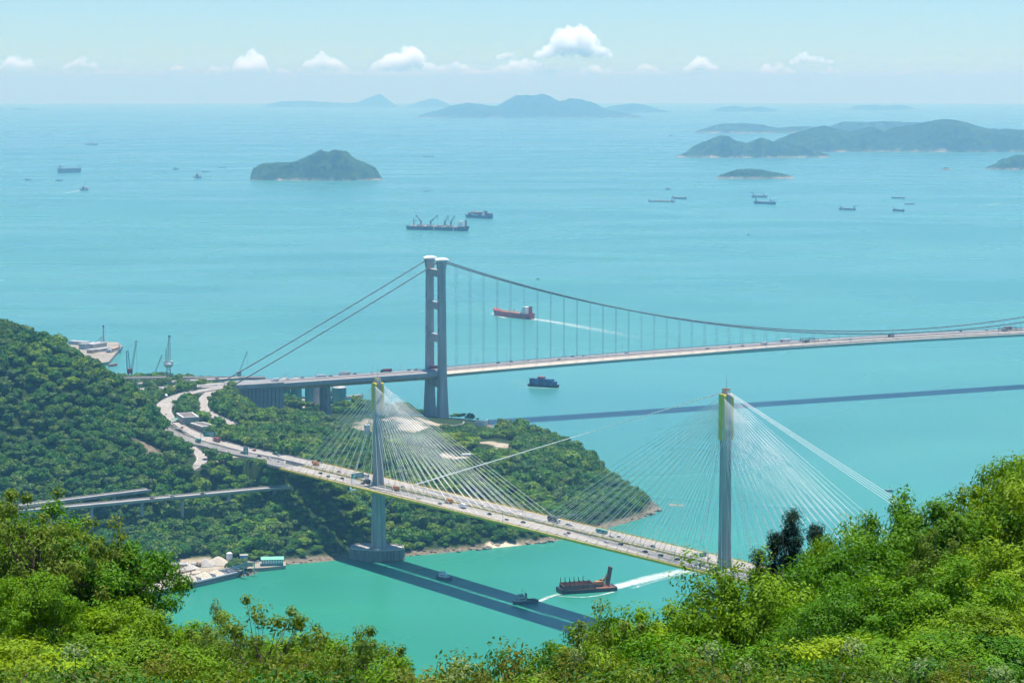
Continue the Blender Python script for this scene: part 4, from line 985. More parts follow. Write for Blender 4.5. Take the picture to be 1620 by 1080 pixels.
# highway signs
gantry(RP['far'][26]+Vector((0, 0, 0)), P(318, 699, 63.2), 9, 'big green direction sign spanning the highway near the bend', (.15, .85, 5.2))
t = thing('road_sign', 'green panel sign on posts beside the highway before the cable-stayed bridge', 'sign', P(389, 723, 63)); c = Vector(t.location)
MB().box(c+Vector((0, 0, 6.2)), (4.4, .3, 7.0)).build('sign_panel', MT['sign_green'], t)
for s in (-1.3, 1.3): MB().box(c+Vector((s, .4, 3.2)), (.3, .3, 7.0)).build('post', MT['galv'], t)
b = MB()
for zz, w in ((8.6, 3.2), (7.2, 2.4), (5.8, 3.0), (4.4, 2.0)): b.box(c+Vector((0, -.17, zz)), (w, .04, .5))
b.build('sign_lettering', MT['white'], t.children[0], t['_org'])
# lamp posts along the highway
ORD0 = ['first', 'second', 'third', 'fourth', 'fifth', 'sixth', 'seventh', 'eighth', 'ninth', 'tenth', 'eleventh', 'twelfth', 'thirteenth', 'fourteenth', 'fifteenth', 'sixteenth', 'seventeenth', 'eighteenth', 'nineteenth', 'twentieth', 'last']
for i, k in enumerate(range(10, len(RP['far'])-8, 5)):
    p = RP['far'][k]; d = (RP['far'][k+1]-p).normalized(); n = Vector((d.y, -d.x, 0))
    o = link('street_lamp', LAMP2); o.location = p+n*8.2; o.rotation_euler = (0, 0, math.atan2(-n.y, -n.x)); tag(o, 'slim grey highway lamp post, %s from the cable-stayed bridge toward the bend' % ORD0[i], 'street lamp', 'lamp posts along the highway')

# ================================================================ SILOS UNDER THE SUSPENSION BRIDGE
def silo(u, v, r, h, mt, label):
    c = P(u, v, 8); t = thing('silo', label, 'silo', c)
    MB().tube([c, c+Vector((0, 0, h))], r, 16).build('shell', MT[mt], t, smooth=False)
    MB().tube([c+Vector((0, 0, h)), c+Vector((0, 0, h+r*.35)), c+Vector((0, 0, h+r*.45))], [r*1.02, r*.5, r*.1], 16).build('roof', MT['lgrey'], t)
    b = MB()
    for k in range(10): a = 2*math.pi*k/10; b.tube([c+Vector((r*1.02*math.cos(a), r*1.02*math.sin(a), 0)), c+Vector((r*1.02*math.cos(a), r*1.02*math.sin(a), h))], .14, 4)
    b.build('shell_ribs', MT[mt], t); MB().tube([c+Vector((0, 0, h+r*.4)), c+Vector((0, 0, h+r*.4+3))], .5, 6).build('vent', MT['galv'], t); KEEP.append((c.x, c.y, r+5, r+8))
silo(451, 643, 6.5, 34, 'teal', 'leftmost teal silo beside the anchorage wall')
silo(469, 643, 6.5, 34, 'teal', 'second teal silo from the anchorage wall')
silo(490, 646, 5.5, 36, 'teal', 'tall blue-green silo left of the wall pier')
silo(500, 646, 4.2, 34, 'lgrey', 'pale narrow silo touching the left side of the wall pier')
silo(537, 640, 8.5, 22, 'teal', 'wide low green silo right of the wall pier')
slab_building(533, 633, 8, 12, 8, 28, .2, 'conveyor house with green walls behind the wide low silo', roof='lgrey', wall='teal')
slab_building(483, 640, 8, 14, 8, 6, .2, 'low pale batching shed between the teal silos', roof='lgrey', wall='lgrey')

# ================================================================ SHIPYARD AND CRANES
MT['quayground'] = M('quay_ground', (.34, .31, .27), .95, .4, .06, col2=(.20, .18, .16))
def quay(pts, z, label_name='quay', mt='quayground'):
    poly = [P(u, v, z) for u, v in pts]; b = MB(); b.prism(poly, -6, z); o = b.build(label_name, MT[mt]); tag(o, kind='structure')
quay([(104, 546), (150, 540), (186, 541), (194, 547), (182, 560), (172, 572), (150, 575), (130, 560)], 4)
def at4(u, v, z=4): return P(u, v, z)
t = thing('chimney', 'thin grey chimney on the shipyard quay behind the hill', 'chimney', at4(164, 545)); c = Vector(t.location)
MB().tube([c, c+Vector((0, 0, 27))], [1.5, 1.1], 10).build('stack', MT['lgrey'], t); MB().tube([c+Vector((0, 0, 27)), c+Vector((0, 0, 30))], 1.25, 10).build('stack_top', MT['dark'], t)
for u, v, w, d, h, lab, wl in [(150, 549, 20, 34, 6, 'pale long shed on the quay left of the chimney', 'sand2'), (158, 556, 8, 42, 4, 'narrow grey store along the quay', 'lgrey'), (126, 545, 34, 12, 5, 'low grey building at the back of the quay', 'steel_grey'), (133, 552, 12, 10, 8, 'dark workshop on the quay nearest the hill', 'steel_grey'), (146, 558, 10, 14, 5, 'small rust-red shed on the quay', 'tan')]:
    slab_building(u, v, 4, w, d, h, -.5, lab, roof='lgrey', wall=wl, rim=.8)
t = thing('conveyor_tower', 'slanted grey conveyor frame beside the quay chimney', 'conveyor', at4(159, 548)); c = Vector(t.location); b = MB()
for s in (-1.2, 1.2): b.bar(c+Vector((-12, s, 3)), c+Vector((3, s, 15)), .6, .8); b.bar(c+Vector((1, s, 0)), c+Vector((1, s, 14)), .6)
b.build('conveyor_frame', MT['steel_grey'], t)
def lattice(b, a, c, w, n, r=.22):
    a, c = Vector(a), Vector(c); d = (c-a).normalized(); up = Vector((0, 0, 1)) if abs(d.z) < .9 else Vector((1, 0, 0)); x = d.cross(up).normalized(); y = x.cross(d); cs = [(x+y)*w/2, (x-y)*w/2, (-x-y)*w/2, (y-x)*w/2]
    for k in cs: b.bar(a+k, c+k*.6, r)
    for i in range(n):
        p = a.lerp(c, i/n); q = a.lerp(c, (i+1)/n); f0 = 1-.4*i/n; f1 = 1-.4*(i+1)/n
        for k in range(4): b.bar(p+cs[k]*f0, q+cs[(k+1) % 4]*f1, r*.7)
def crane_jib(u, v, label, h1, jib, reach, m1, m2, base='red', z=4):
    c = P(u, v, z); t = thing('dockside_crane', label, 'crane', c); b = MB()
    for dx in (-3, 3):
        for dy in (-3, 3): b.bar(c+Vector((dx, dy, 0)), c+Vector((dx*.6, dy*.6, 8)), .9)
    b.build('portal_legs', MT[base], t)
    MB().box(c+Vector((0, 0, 10)), (7.5, 7, 6), .2).build('machine_house', MT[base], t)
    b = MB(); lattice(b, c+Vector((-1.5, 0, 13)), c+Vector((-3*(1 if reach > 0 else -1), 0, h1)), 4.2, 6, .45); b.build('mast', MT[m1], t)
    tip = c+Vector((reach, 0, jib)); b = MB(); lattice(b, c+Vector((2.5*(1 if reach > 0 else -1), 0, 11)), tip, 2.2, 12, .35); b.build('jib', MT[m2], t)
    top = c+Vector((-3*(1 if reach > 0 else -1), 0, h1)); b = MB()
    for s in (-.6, .6): b.tube([top+Vector((0, s, 0)), tip+Vector((0, s, 0))], .1, 4)
    b.build('luffing_cable', MT['dark'], t); MB().tube([tip, tip-Vector((0, 0, jib*.85))], .09, 4).build('hoist_cable', MT['dark'], t)
    MB().box(tip-Vector((0, 0, jib*.85)), (1.2, 1.2, 1.6)).build('hook_block', MT['dark'], t); return t
crane_jib(205.5, 598, 'blue luffing crane on a red base behind the hill', 38, 52, 10, 'blue', 'steel_grey')
c = P(267, 604, 4); t = thing('portal_crane', 'tall pale grey lattice dock crane with round cabin deck', 'crane', c); b = MB()
lattice(b, c, c+Vector((0, 0, 24)), 6, 5, .6); b.build('tower', MT['lgrey'], t)
MB().tube([c+Vector((0, 0, 20)), c+Vector((0, 0, 22)), c+Vector((0, 0, 25))], [3.5, 6.5, 6.5], 12).build('slewing_platform', MT['white'], t)
for dx in (-4.5, 4.5): MB().box(c+Vector((dx, -1, 27)), (3.6, 4, 4)).build('cabin', MT['white'], t)
b = MB(); lattice(b, c+Vector((1.0, 0, 25)), c+Vector((1.8, 0, 62)), 3.4, 10, .4); b.build('jib', MT['lgrey'], t)
b = MB(); lattice(b, c+Vector((-3.5, 0, 25)), c+Vector((-2.4, 0, 45)), 2.6, 6, .35); b.build('back_mast', MT['lgrey'], t)
MB().box(c+Vector((1.8, 0, 62.6)), (3.4, 2, 1.6)).build('jib_head', MT['dark'], t)
b = MB()
for s in (-.8, .8): b.tube([c+Vector((-2.4, s, 45)), c+Vector((1.6, s, 60))], .12, 4)
b.build('luffing_cable', MT['dark'], t)
for u, v, lab, h in ((250, 600, 'slanting grey jib crane just left of the tall lattice crane', 34), (385, 594, 'slim grey jib crane behind the approach road right of the shipyard', 34)):
    c = P(u, v, 4); t = thing('dockside_crane', lab, 'crane', c); b = MB(); lattice(b, c+Vector((-6, 0, 4)), c+Vector((6, 0, h)), 1.9, 10, .32); b.build('jib', MT['lgrey'], t)
    MB().box(c+Vector((-6, 0, 3)), (6, 5, 7)).build('machine_house', MT['lgrey'], t); MB().tube([c+Vector((6, 0, h)), c+Vector((6, 0, 6))], .09, 4).build('hoist_cable', MT['dark'], t)

# ================================================================ SAND DEPOT ON THE SHORE
quay([(240, 914), (330, 903), (385, 899), (418, 897.5), (452, 894), (452, 888), (420, 888), (380, 886), (330, 885), (250, 889)], 2.9, 'depot_yard')
t = thing('sand_heap', 'large pale sand heap left of the white tank at the depot', 'sand heap', P(345, 892, 3.2)); MB().dome(t.location, 12, 8, 7, 18, 6, 0, .08).build('heap', MT['sand'], t, smooth=True)
for u, v, a, bb, h, lab in ((325, 894, 11, 7, 6, 'sand heap left of the largest heap at the depot'), (296, 899, 12, 7, 4.5, 'broad flat sand heap at the left end of the depot'), (305, 905, 7, 5, 3.5, 'small sand heap behind the barge')):
    o = thing('sand_heap', lab, 'sand heap', P(u, v, 3.2)); MB().dome(o.location, a, bb, h, 18, 6, 0, .1).build('heap', MT['sand2'] if a > 10 else MT['sand'], o, smooth=True)
slab_building(280, 899, 3.2, 18, 8, 4, .1, 'pale flat-roofed store at the left of the sand depot', roof='sand2', wall='tan', rim=.5)
c = P(363, 891, 3.2); t = thing('tank', 'small white round tank above the sand heaps', 'tank', c); MB().tube([c+Vector((0, 0, 4)), c+Vector((0, 0, 9)), c+Vector((0, 0, 10))], [2.6, 2.6, .8], 14).build('vessel', MT['white'], t)
b = MB()
for a in range(4): b.bar(c+Vector((2*math.cos(a*1.57), 2*math.sin(a*1.57), 0)), c+Vector((2*math.cos(a*1.57), 2*math.sin(a*1.57), 5)), .4)
b.build('tank_legs', MT['galv'], t)
c = P(431, 892.5, 3.0); t = thing('shed', 'long shed with pale green roof at the water edge', 'shed', c); rz = .12
MB().box(c+Vector((0, 0, 2.6)), (18, 9, 5.2), rz).build('wall', MT['teal'], t)
dx = Vector((math.cos(rz), math.sin(rz), 0)); dy = Vector((-dx.y, dx.x, 0)); b = MB(); r0 = [c-dy*5.4+Vector((0, 0, 5.25)), c+Vector((0, 0, 7.0)), c+dy*5.4+Vector((0, 0, 5.25))]
b.loft([[p-dx*9.8 for p in r0], [p+dx*9.8 for p in r0]]); b.build('roof', MT['green_roof'], t)
for k in range(8): q = c+dx*(-7.6+k*2.17)-dy*4.55+Vector((0, 0, 3.2)); MB().box(q, (1.5, .2, 2.2), rz).build('window', MT['white'], t)
def boom(a, c_, w, mt, lab):
    t = thing('conveyor', lab, 'conveyor', a); b = MB(); lattice(b, a, c_, w, 10, .3); b.build('truss', MT[mt], t); MB().bar(a+Vector((0, 0, .4)), c_+Vector((0, 0, .4)), w*.7, .35).build('belt', MT['lgrey'], t)
    m = a.lerp(c_, .75); MB().bar(Vector((m.x, m.y, 1)), m, .8).build('leg', MT[mt], t)
boom(P(366, 900, 5), P(392, 889, 14), 2.4, 'lblue', 'blue loading conveyor slanting up from the barge'); boom(P(382, 899, 5), P(409, 886.5, 13), 2.2, 'lgrey', 'pale grey conveyor right of the blue one')
boom(P(278, 908, 5), P(310, 900, 7), 1.4, 'tan', 'low reddish conveyor left of the sand heaps')
c = P(386, 887, 4); t = thing('hopper', 'light blue hopper house between the two conveyors', 'hopper', c); MB().box(c+Vector((0, 0, 3.2)), (7, 5, 3.6), .15, taper=.9).build('bin', MT['lblue'], t); MB().box(c+Vector((0, 0, 5.3)), (7.2, 5.4, .4), .15).build('roof', MT['lgrey'], t)
for dx_ in (-3, 3): MB().box(c+Vector((dx_, -2, 1)), (.6, .6, 5)).build('leg', MT['steel_grey'], t)
# machinery lumps on the depot ground
rgm = random.Random(5)
for i, (u, v, lab) in enumerate([(306, 897, 'grey mixer drum beside the flat sand heap'), (314, 896, 'tan mixer drum right of the grey one')]):
    c = P(u, v, 3.2); t = thing('mixer_drum', lab, 'machine', c); MB().tube([c+Vector((-2, 0, 2)), c+Vector((0, 0, 2.6)), c+Vector((2.4, 0, 3.4))], [1.2, 2.4, 1.0], 10).build('drum', MT[('lgrey', 'tan')[i]], t); MB().box(c+Vector((0, 0, .7)), (4.5, 2.2, 1.4)).build('chassis', MT['dark'], t)
# rocks along the shore
def rock_mesh(seed, n=2):
    bm = bmesh.new(); bmesh.ops.create_icosphere(bm, subdivisions=n, radius=1); rg = random.Random(seed)
    for v in bm.verts: v.co *= rg.uniform(.7, 1.2); v.co.z *= .7
    me = bpy.data.meshes.new('boulder'); bm.to_mesh(me); bm.free(); return me
RK = [rock_mesh(i, 1 if i < 5 else 2) for i in range(8)]
def rocks():
    vs = []; fs = []; o = 0; rg = random.Random(9)
    base = [(np.array([v.co for v in m.vertices]), [tuple(p.vertices) for p in m.polygons]) for m in RK[:5]]
    j, i = np.where((TZ > -.6) & (TZ < 2.6)); sel = rg.sample(range(len(j)), min(len(j), 1500)); b = MB()
    for k in sel:
        x = GXX[j[k], i[k]]+rg.uniform(-3, 3); y = GYY[j[k], i[k]]+rg.uniform(-3, 3)
        if y > 2420 and x < 100: continue
        if abs(x-P(800, 862, 1).x) < 20 and y < 2120: continue
        s = rg.uniform(.4, 1.7)*(1.4 if rg.random() < .12 else 1); z = float(th(x, y)); v, f = base[rg.randrange(5)]; a = rg.uniform(0, 6.28); ca, sa = math.cos(a), math.sin(a)
        b.add([(x+s*(p[0]*ca-p[1]*sa), y+s*(p[0]*sa+p[1]*ca), z+s*p[2]) for p in v], f, 0 if rg.random() < .6 else 1)
    o = b.build('shore_rocks', [MT['rock'], MT['rock_dark']]); tag(o, 'band of brown boulders along the waterline of the headland', 'rocks', kind='stuff')
rocks()
for me in RK[5:]: me.materials.append(MT['rock'])
for i, (u, v, s, lab) in enumerate([(770, 866, 3.6, 'largest brown boulder left of the sandy patch on the shore'), (778, 861, 4.4, 'tall brown rock outcrop above the shore boulders'), (757, 868, 2.4, 'small boulder at the left end of the rocky shore'), (787, 862, 2.6, 'boulder touching the left end of the sandy patch'), (834, 858, 2.8, 'dark boulder behind the sandy patch'), (858, 857, 3.4, 'broad rock at the right end of the sandy patch'), (872, 855, 2.8, 'rock just right of the broad rock under the deck'), (1028, 812, 4.2, 'big rock near the point of the headland'), (1042, 806, 4.0, 'outermost rock at the point of the headland'), (725, 871, 1.8, 'lone pale rock in the water right of the pier')]):
    p = P(u, v, .8); o = link('boulder', RK[5+i % 3]); o.location = p; o.scale = (s*1.3, s, s*.8); o.rotation_euler = (0, 0, i*1.3); tag(o, lab, 'boulder', 'boulders on the headland shore')
# ================================================================ SHIPS AND BOATS
def hull_mb(L, B, fb, bow=.16, stern=.06, sheer=.25, draft=1.5, flat=False, m=0):
    b = MB(); rr = []
    for t in (0, stern*.5, stern, .3, .6, 1-bow, 1-bow*.62, 1-bow*.3, 1-bow*.08, 1):
        if flat: w = 1 if 0.03 < t < .97 else .92; wl = w
        else:
            w = 1 if stern <= t <= 1-bow else (.78+.22*t/stern if t < stern else math.sqrt(max(.0016, 1-((t-(1-bow))/bow)**2.0))); wl = w*(.72 if t < stern else (1 if t <= 1-bow else max(.03, 1-((t-(1-bow))/bow)*1.15)))
        x = (t-.5)*L; top = fb*(1+sheer*max(0, (t-.75)/.25)**1.5+sheer*.3*max(0, (.12-t)/.12)); xo = x if (flat or t < 1-bow) else x-(t-(1-bow))*L*.18*(1-w)
        rr.append([(x, -w*B/2, top), (xo, -wl*B/2*.98, 0), (xo, -wl*B/2*.9, -draft), (xo, wl*B/2*.9, -draft), (xo, wl*B/2*.98, 0), (x, w*B/2, top)][::-1])
    b.loft(rr, m); return b
def ship_root(name, label, cat, stern_px, bow_px, group=None, z=0.0):
    a = PS(*stern_px); c = PS(*bow_px); t = thing(name, label, cat, (a+c)/2+Vector((0, 0, z)), group); d = c-a; t.rotation_euler = (0, 0, math.atan2(d.y, d.x)); t['_org'] = (0, 0, 0); L = (V2(c)-V2(a)).length; return t, L
O0 = (0, 0, 0)
def house(t, x, z, l, w, h, tiers=3, mt='white', name='superstructure', funnel='dark'):
    b = MB(); zz = z; ll, ww = l, w
    for k in range(tiers): hh = h/tiers; b.box((x, 0, zz+hh/2), (ll, ww, hh)); zz += hh; ll *= .86; ww *= .9
    o = b.build(name, MT[mt], t, O0)
    wb = MB(); ll, ww, zz = l, w, z
    for k in range(tiers):
        hh = h/tiers
        for s in (-1, 1): wb.box((x+s*(ll/2+.02), 0, zz+hh*.62), (.1, ww*.8, hh*.2)); wb.box((x, s*(ww/2+.02), zz+hh*.62), (ll*.7, .1, hh*.2))
        zz += hh; ll *= .86; ww *= .9
    w_ = wb.build('windows', MT['glass'], o, O0); w_['kind'] = 'stuff'
    return o
def small_ship(sp, bp, label, hullm, style, cat='ship', fbk=.07, group='ships at anchor far out'):
    t, L = ship_root({'tug': 'tugboat', 'cargo': 'cargo_ship', 'barge': 'barge', 'crane': 'crane_barge', 'rig': 'jack_up_barge'}.get(style, 'ship'), label, cat, sp, bp, group); B = L*.18; fb = L*fbk
    if style == 'cargo':
        hull_mb(L, B, fb).build('hull', MT[hullm], t, O0); house(t, -L*.36, fb, L*.13, B*.85, L*.13, 3)
        MB().tube([(-L*.42, 0, fb), (-L*.42, 0, fb+L*.16)], L*.018, 8).build('funnel', MT['dark'], t, O0)
        for k in range(3): MB().box((-L*.18+k*L*.19, 0, fb+L*.015), (L*.15, B*.66, L*.03)).build('hatch_cover', MT['steel_grey'], t, O0)
        MB().tube([(L*.4, 0, fb), (L*.4, 0, fb+L*.14)], L*.006+.1, 5).build('mast', MT['dark'], t, O0)
    elif style == 'barge':
        hull_mb(L, B, fb*.55, sheer=.8).build('hull', MT[hullm], t, O0); house(t, -L*.4, fb*.5, L*.1, B*.7, L*.1, 2)
        MB().box((L*.03, 0, fb*.72), (L*.6, B*.7, fb*.5)).build('hold_coaming', MT['tan'], t, O0); MB().tube([(L*.44, 0, fb*.6), (L*.44, 0, fb+L*.06)], L*.008+.1, 5).build('mast', MT['dark'], t, O0)
    elif style == 'crane':
        hull_mb(L, B, fb*.7, sheer=.5).build('hull', MT[hullm], t, O0); house(t, -L*.38, fb*.7, L*.14, B*.8, L*.13, 2); MB().box((L*.04, 0, fb*.85), (L*.5, B*.7, fb*.6)).build('hold_coaming', MT['lgrey'], t, O0)
        b = MB(); b.bar((L*.36, 0, fb*.7), (L*.40, 0, fb+L*.13), L*.03+.3); b.bar((L*.40, 0, fb+L*.12), (L*.58, 0, fb+L*.16), L*.018+.3); b.build('crane_arm', MT['dark'], t, O0)
    elif style == 'rig':
        hull_mb(L, B*2, fb*.8, flat=True).build('hull', MT[hullm], t, O0)
        for s in (-.35, .35): MB().tube([(L*s, 0, fb*.5), (L*s, 0, L*.85)], L*.025+.2, 6).build('leg', MT['dark'], t, O0)
        MB().box((0, 0, fb*1.2), (L*.4, B, fb*1.2)).build('deckhouse', MT['steel_grey'], t, O0)
    else:
        hull_mb(L, L*.3, fb*1.2, bow=.35, sheer=.7).build('hull', MT[hullm], t, O0); house(t, -L*.02, fb*1.1, L*.36, L*.2, L*.2, 2); MB().tube([(-L*.05, 0, fb+L*.2), (-L*.05, 0, fb+L*.5)], L*.012+.08, 5).build('mast', MT['dark'], t, O0)
        MB().box((-L*.26, 0, fb+L*.1), (L*.08, L*.08, L*.16)).build('funnel', MT['dark'], t, O0)
    return t
for a in [((92, 274), (129, 273), 'big grey cargo ship at anchor on the far left', 'greyhull', 'cargo', .16), ((39, 285.5), (50, 285.5), 'tiny dark boat nearest the left edge', 'dark', 'tug'), ((88, 286.5), (99, 286.5), 'small dark boat below the big grey ship', 'navy', 'tug'),
          ((129, 301.5), (140, 300.5), 'small boat trailing a white wake on the far left', 'greyhull', 'tug'), ((153, 229.5), (134, 229), 'faint long barge near the left horizon', 'greyhull', 'barge'), ((273, 268.5), (284, 268.5), 'dark coaster left of the wooded island, leftmost of its cluster', 'navy', 'tug'),
          ((309, 282.5), (319, 281.5), 'small boat with a short wake left of the wooded island', 'greyhull', 'tug'), ((320, 272.5), (332, 272), 'coaster between the wake boat and the wooded island', 'greyhull', 'barge'), ((344, 265.5), (357, 265.5), 'dark coaster closest to the wooded island', 'navy', 'barge'),
          ((668, 248.5), (687, 248.5), 'low ship with aft deckhouse right of the wooded island', 'greyhull', 'barge'), ((669, 303), (679, 303), 'jack-up barge with two tall legs in the middle', 'greyhull', 'rig'), ((673, 199.5), (686, 199.5), 'faint ship under the big far island', 'greyhull', 'barge'),
          ((1068, 319.5), (1025, 319), 'long low empty barge left of the anchored group', 'greyhull', 'barge', .05), ((1063, 314), (1086, 315), 'dark coaster touching the end of the long low barge', 'navy', 'barge'), ((1052, 300), (1062, 300), 'small boat with mast above the long low barge', 'greyhull', 'tug'),
          ((1213, 312.5), (1189, 311.5), 'pale sand barge with crane arm, upper of the pair', 'greyhull', 'crane'), ((1226, 323.5), (1192, 322), 'longer sand barge with crane arm, lower of the pair', 'navy', 'crane'), ((1328, 331.5), (1354, 332.5), 'grey barge alone right of the sand barge pair', 'greyhull', 'crane'),
          ((1432, 314), (1410, 313.5), 'dark barge, uppermost of the three at right', 'navy', 'barge'), ((1431, 323), (1447, 323.5), 'small flat barge, rightmost of the three at right', 'greyhull', 'barge'), ((1413, 333.5), (1431, 334.5), 'dark coaster with aft deckhouse, lowest of the three at right', 'navy', 'cargo'),
          ((1181, 371.5), (1187, 371.5), 'tiny dark boat alone in the empty right strait', 'dark', 'tug'), ((848, 442), (855, 442), 'tiny boat above the red tanker', 'greyhull', 'tug'), ((1413, 778), (1400, 776.5), 'dark open sampan in the right foreground water', 'dark', 'tug'), ((1058, 215.5), (1066, 215.5), 'tiny boat just off the tip of the peninsula', 'greyhull', 'tug'), ((1228, 282), (1234, 282), 'tiny boat beside the low island', 'greyhull', 'tug')]:
    small_ship(a[0], a[1], a[2], a[3], a[4], 'boat' if a[4] == 'tug' else ('barge' if a[4] in ('barge', 'crane', 'rig') else 'ship'), *(a[5:6] or (.09,)))

# bulk carrier with deck cranes
t, L = ship_root('bulk_carrier', 'long dark bulk carrier with raised deck cranes above the suspension tower', 'ship', (645, 363), (743, 365.5)); B = L*.15; fb = L*.055
hull_mb(L, B, fb, sheer=.35, draft=3).build('hull', MT['navy'], t, O0); MB().box((0, 0, fb+.4), (L*.92, B*.9, .8)).build('deck', MT['tan'], t, O0)
house(t, L*.37, fb, L*.1, B*.8, L*.085, 4); MB().tube([(L*.44, 0, fb), (L*.44, 0, fb+L*.11)], L*.016, 8).build('funnel', MT['greyhull'], t, O0)
MB().tube([(-L*.4, 0, fb), (-L*.4, 0, fb+L*.12)], [L*.016, L*.006], 8).build('fore_mast', MT['tan'], t, O0)
for k, x in enumerate((-.29, -.13, .03, .19)):
    MB().box((L*x, 0, fb+L*.014), (L*.085, B*.6, L*.028)).build('hatch_cover', MT['steel_grey'], t, O0)
for x, dx in ((-.285, -.08), (-.125, .11), (.105, .055), (.20, .06)):
    o = MB().box((L*x, 0, fb+L*.05), (L*.022, L*.022, L*.07)).build('crane_pedestal', MT['greyhull'], t, O0); b = MB(); lattice(b, (L*x, 0, fb+L*.07), (L*(x+dx), 0, fb+L*.165), L*.013, 8, .5); b.build('crane_jib', MT['dark'], o, O0)
    MB().tube([(L*(x+dx), 0, fb+L*.163), (L*(x+dx), 0, fb+L*.06)], .3, 4).build('hoist_cable', MT['dark'], o, O0)
for x in (-.045, .27): MB().box((L*x, -B*.5, fb*.55), (L*.02, .4, fb*1.0)).build('side_marking', MT['lgrey'], t, O0)

# containers
CM = {c: M('container_'+c, v, .55, .2, .1) for c, v in dict(red=(.42, .07, .06), blue=(.04, .11, .30), grey=(.42, .44, .47), orange=(.5, .2, .07), white=(.7, .7, .7), green=(.06, .25, .18), navy=(.025, .05, .13), maroon=(.2, .03, .05)).items()}
def container_stack(t, x0, x1, B, z, rows, tiers, cols, rg, skip=.1, w=2.44, l=12.2):
    n = max(1, int((x1-x0)/(l+.4))); k = max(1, int(B/(w+.12))); ms = {c: MB().box((0, 0, 0), (l, w, 2.6)).mesh('container', CM[c]) for c in cols}
    for i in range(n):
        for j in range(k):
            tt = tiers if not callable(tiers) else tiers(i/n)
            for h in range(tt-(1 if rg.random() < skip else 0)):
                if 0 < h < tt-2 and 0 < j < k-1: continue
                o = link('container', ms[rg.choice(cols)], t); o.location = (x0+(i+.5)*(l+.4), (j-(k-1)/2)*(w+.12), z+1.3+h*2.68)
rg = random.Random(4)
t, L = ship_root('container_ship', 'container ship with red stacks behind the bulk carrier', 'ship', (778, 346), (736, 344)); B = L*.17; fb = L*.075
hull_mb(L, B, fb, sheer=.35, draft=3).build('hull', MT['navy'], t, O0); house(t, -L*.22, fb, L*.08, B*.85, L*.15, 5); MB().box((-L*.29, 0, fb+L*.07), (L*.05, B*.3, L*.14)).build('funnel', MT['greyhull'], t, O0)
container_stack(t, -L*.15, L*.38, B*.9, fb, 1, 4, ['red', 'red', 'maroon', 'orange', 'white'], rg); container_stack(t, -L*.48, -L*.34, B*.9, fb, 1, 3, ['blue', 'maroon', 'red'], rg)

t, L = ship_root('tanker', 'red tanker with white stern house leaving a long wake', 'ship', (842, 505), (781, 498)); B = L*.16; fb = L*.085
hull_mb(L, B, fb, sheer=.45, draft=3).build('hull', MT['red'], t, O0); MB().box((L*.08, 0, fb+.25), (L*.68, B*.86, .5)).build('deck', MT['tan'], t, O0)
house(t, -L*.35, fb, L*.17, B*.9, L*.115, 4); MB().box((-L*.455, 0, fb+L*.065), (L*.04, B*.3, L*.13)).build('funnel', MT['red'], t, O0)
b = MB()
for s in (-.12, 0, .12): b.tube([(-L*.26, B*s, fb+1.6), (L*.36, B*s, fb+1.6)], .45, 6)
for x in np.linspace(-.24, .34, 9): b.bar((L*x, -B*.3, fb+1.2), (L*x, B*.3, fb+1.2), .5)
b.build('deck_pipes', MT['tan'], t, O0)
for x in (-.04, .1): MB().tube([(L*x, 0, fb), (L*x, 0, fb+L*.075)], [.7, .4], 6).build('derrick_post', MT['tan'], t, O0)
MB().tube([(L*.42, 0, fb), (L*.42, 0, fb+L*.1)], [.6, .3], 6).build('fore_mast', MT['white'], t, O0); MB().tube([(-L*.34, 0, fb+L*.11), (-L*.34, 0, fb+L*.165)], [.5, .2], 6).build('radar_mast', MT['white'], t, O0)

t, L = ship_root('container_barge', 'dark blue river container vessel heading right below the suspension deck', 'ship', (836, 610), (885, 613)); B = L*.2; fb = L*.06
hull_mb(L, B, fb, sheer=.5, draft=2).build('hull', MT['black'], t, O0); container_stack(t, -L*.42, L*.40, B*.95, fb, 1, lambda f: 3 if f < .8 else 2, ['navy', 'blue', 'navy', 'blue', 'navy'], rg, .12, 2.44, L*.082)
o = house(t, -L*.08, fb+7.4, L*.2, B*.6, 3.4, 1, 'red'); MB().tube([(-L*.46, 0, fb), (-L*.46, 0, fb+9)], .4, 6).build('mast', MT['dark'], t, O0)

# tug towing
t, L = ship_root('tugboat', 'dark tugboat with white wheelhouse towing the rusty barge', 'tugboat', (850, 952), (810, 956)); B = L*.3
hull_mb(L, B, 2.0, bow=.38, sheer=.75, draft=1.5).build('hull', MT['navy'], t, O0)
b = MB(); b.add(*ribbon([Vector((x, 0, 0)) for x in np.linspace(-L*.48, L*.2, 8)], [-B*.5, -B*.46], [2.0, 2.7])); b.add(*ribbon([Vector((x, 0, 0)) for x in np.linspace(-L*.48, L*.2, 8)], [B*.46, B*.5], [2.7, 2.0])); b.build('bulwark', MT['dark'], t, O0)
house(t, L*.12, 2.1, L*.34, B*.58, 3.0, 1, 'lgrey', 'deckhouse'); house(t, L*.15, 5.1, L*.19, B*.46, 2.6, 1, 'lgrey', 'wheelhouse')
for s in (-1, 1): MB().tube([(-L*.05, s*B*.18, 4.5), (-L*.05, s*B*.18, 8.4)], .5, 8).build('funnel', MT['navy'], t, O0)
b = MB(); b.tube([(L*.1, 0, 7.5), (L*.1, 0, 14)], [.16, .06], 5); b.bar((L*.1, -1.6, 11), (L*.1, 1.6, 11), .12); b.build('mast', MT['dark'], t, O0)
MB().box((-L*.3, 0, 2.6), (2.6, 2.2, 1.5)).build('towing_winch', MT['dark'], t, O0)
for k in range(6): MB().tube([(-L*.3+k*L*.12, -B*.52, 1.0), (-L*.3+k*L*.12+1.1, -B*.52, 1.0)], .55, 7).build('tyre_fender', MT['black'], t, O0)
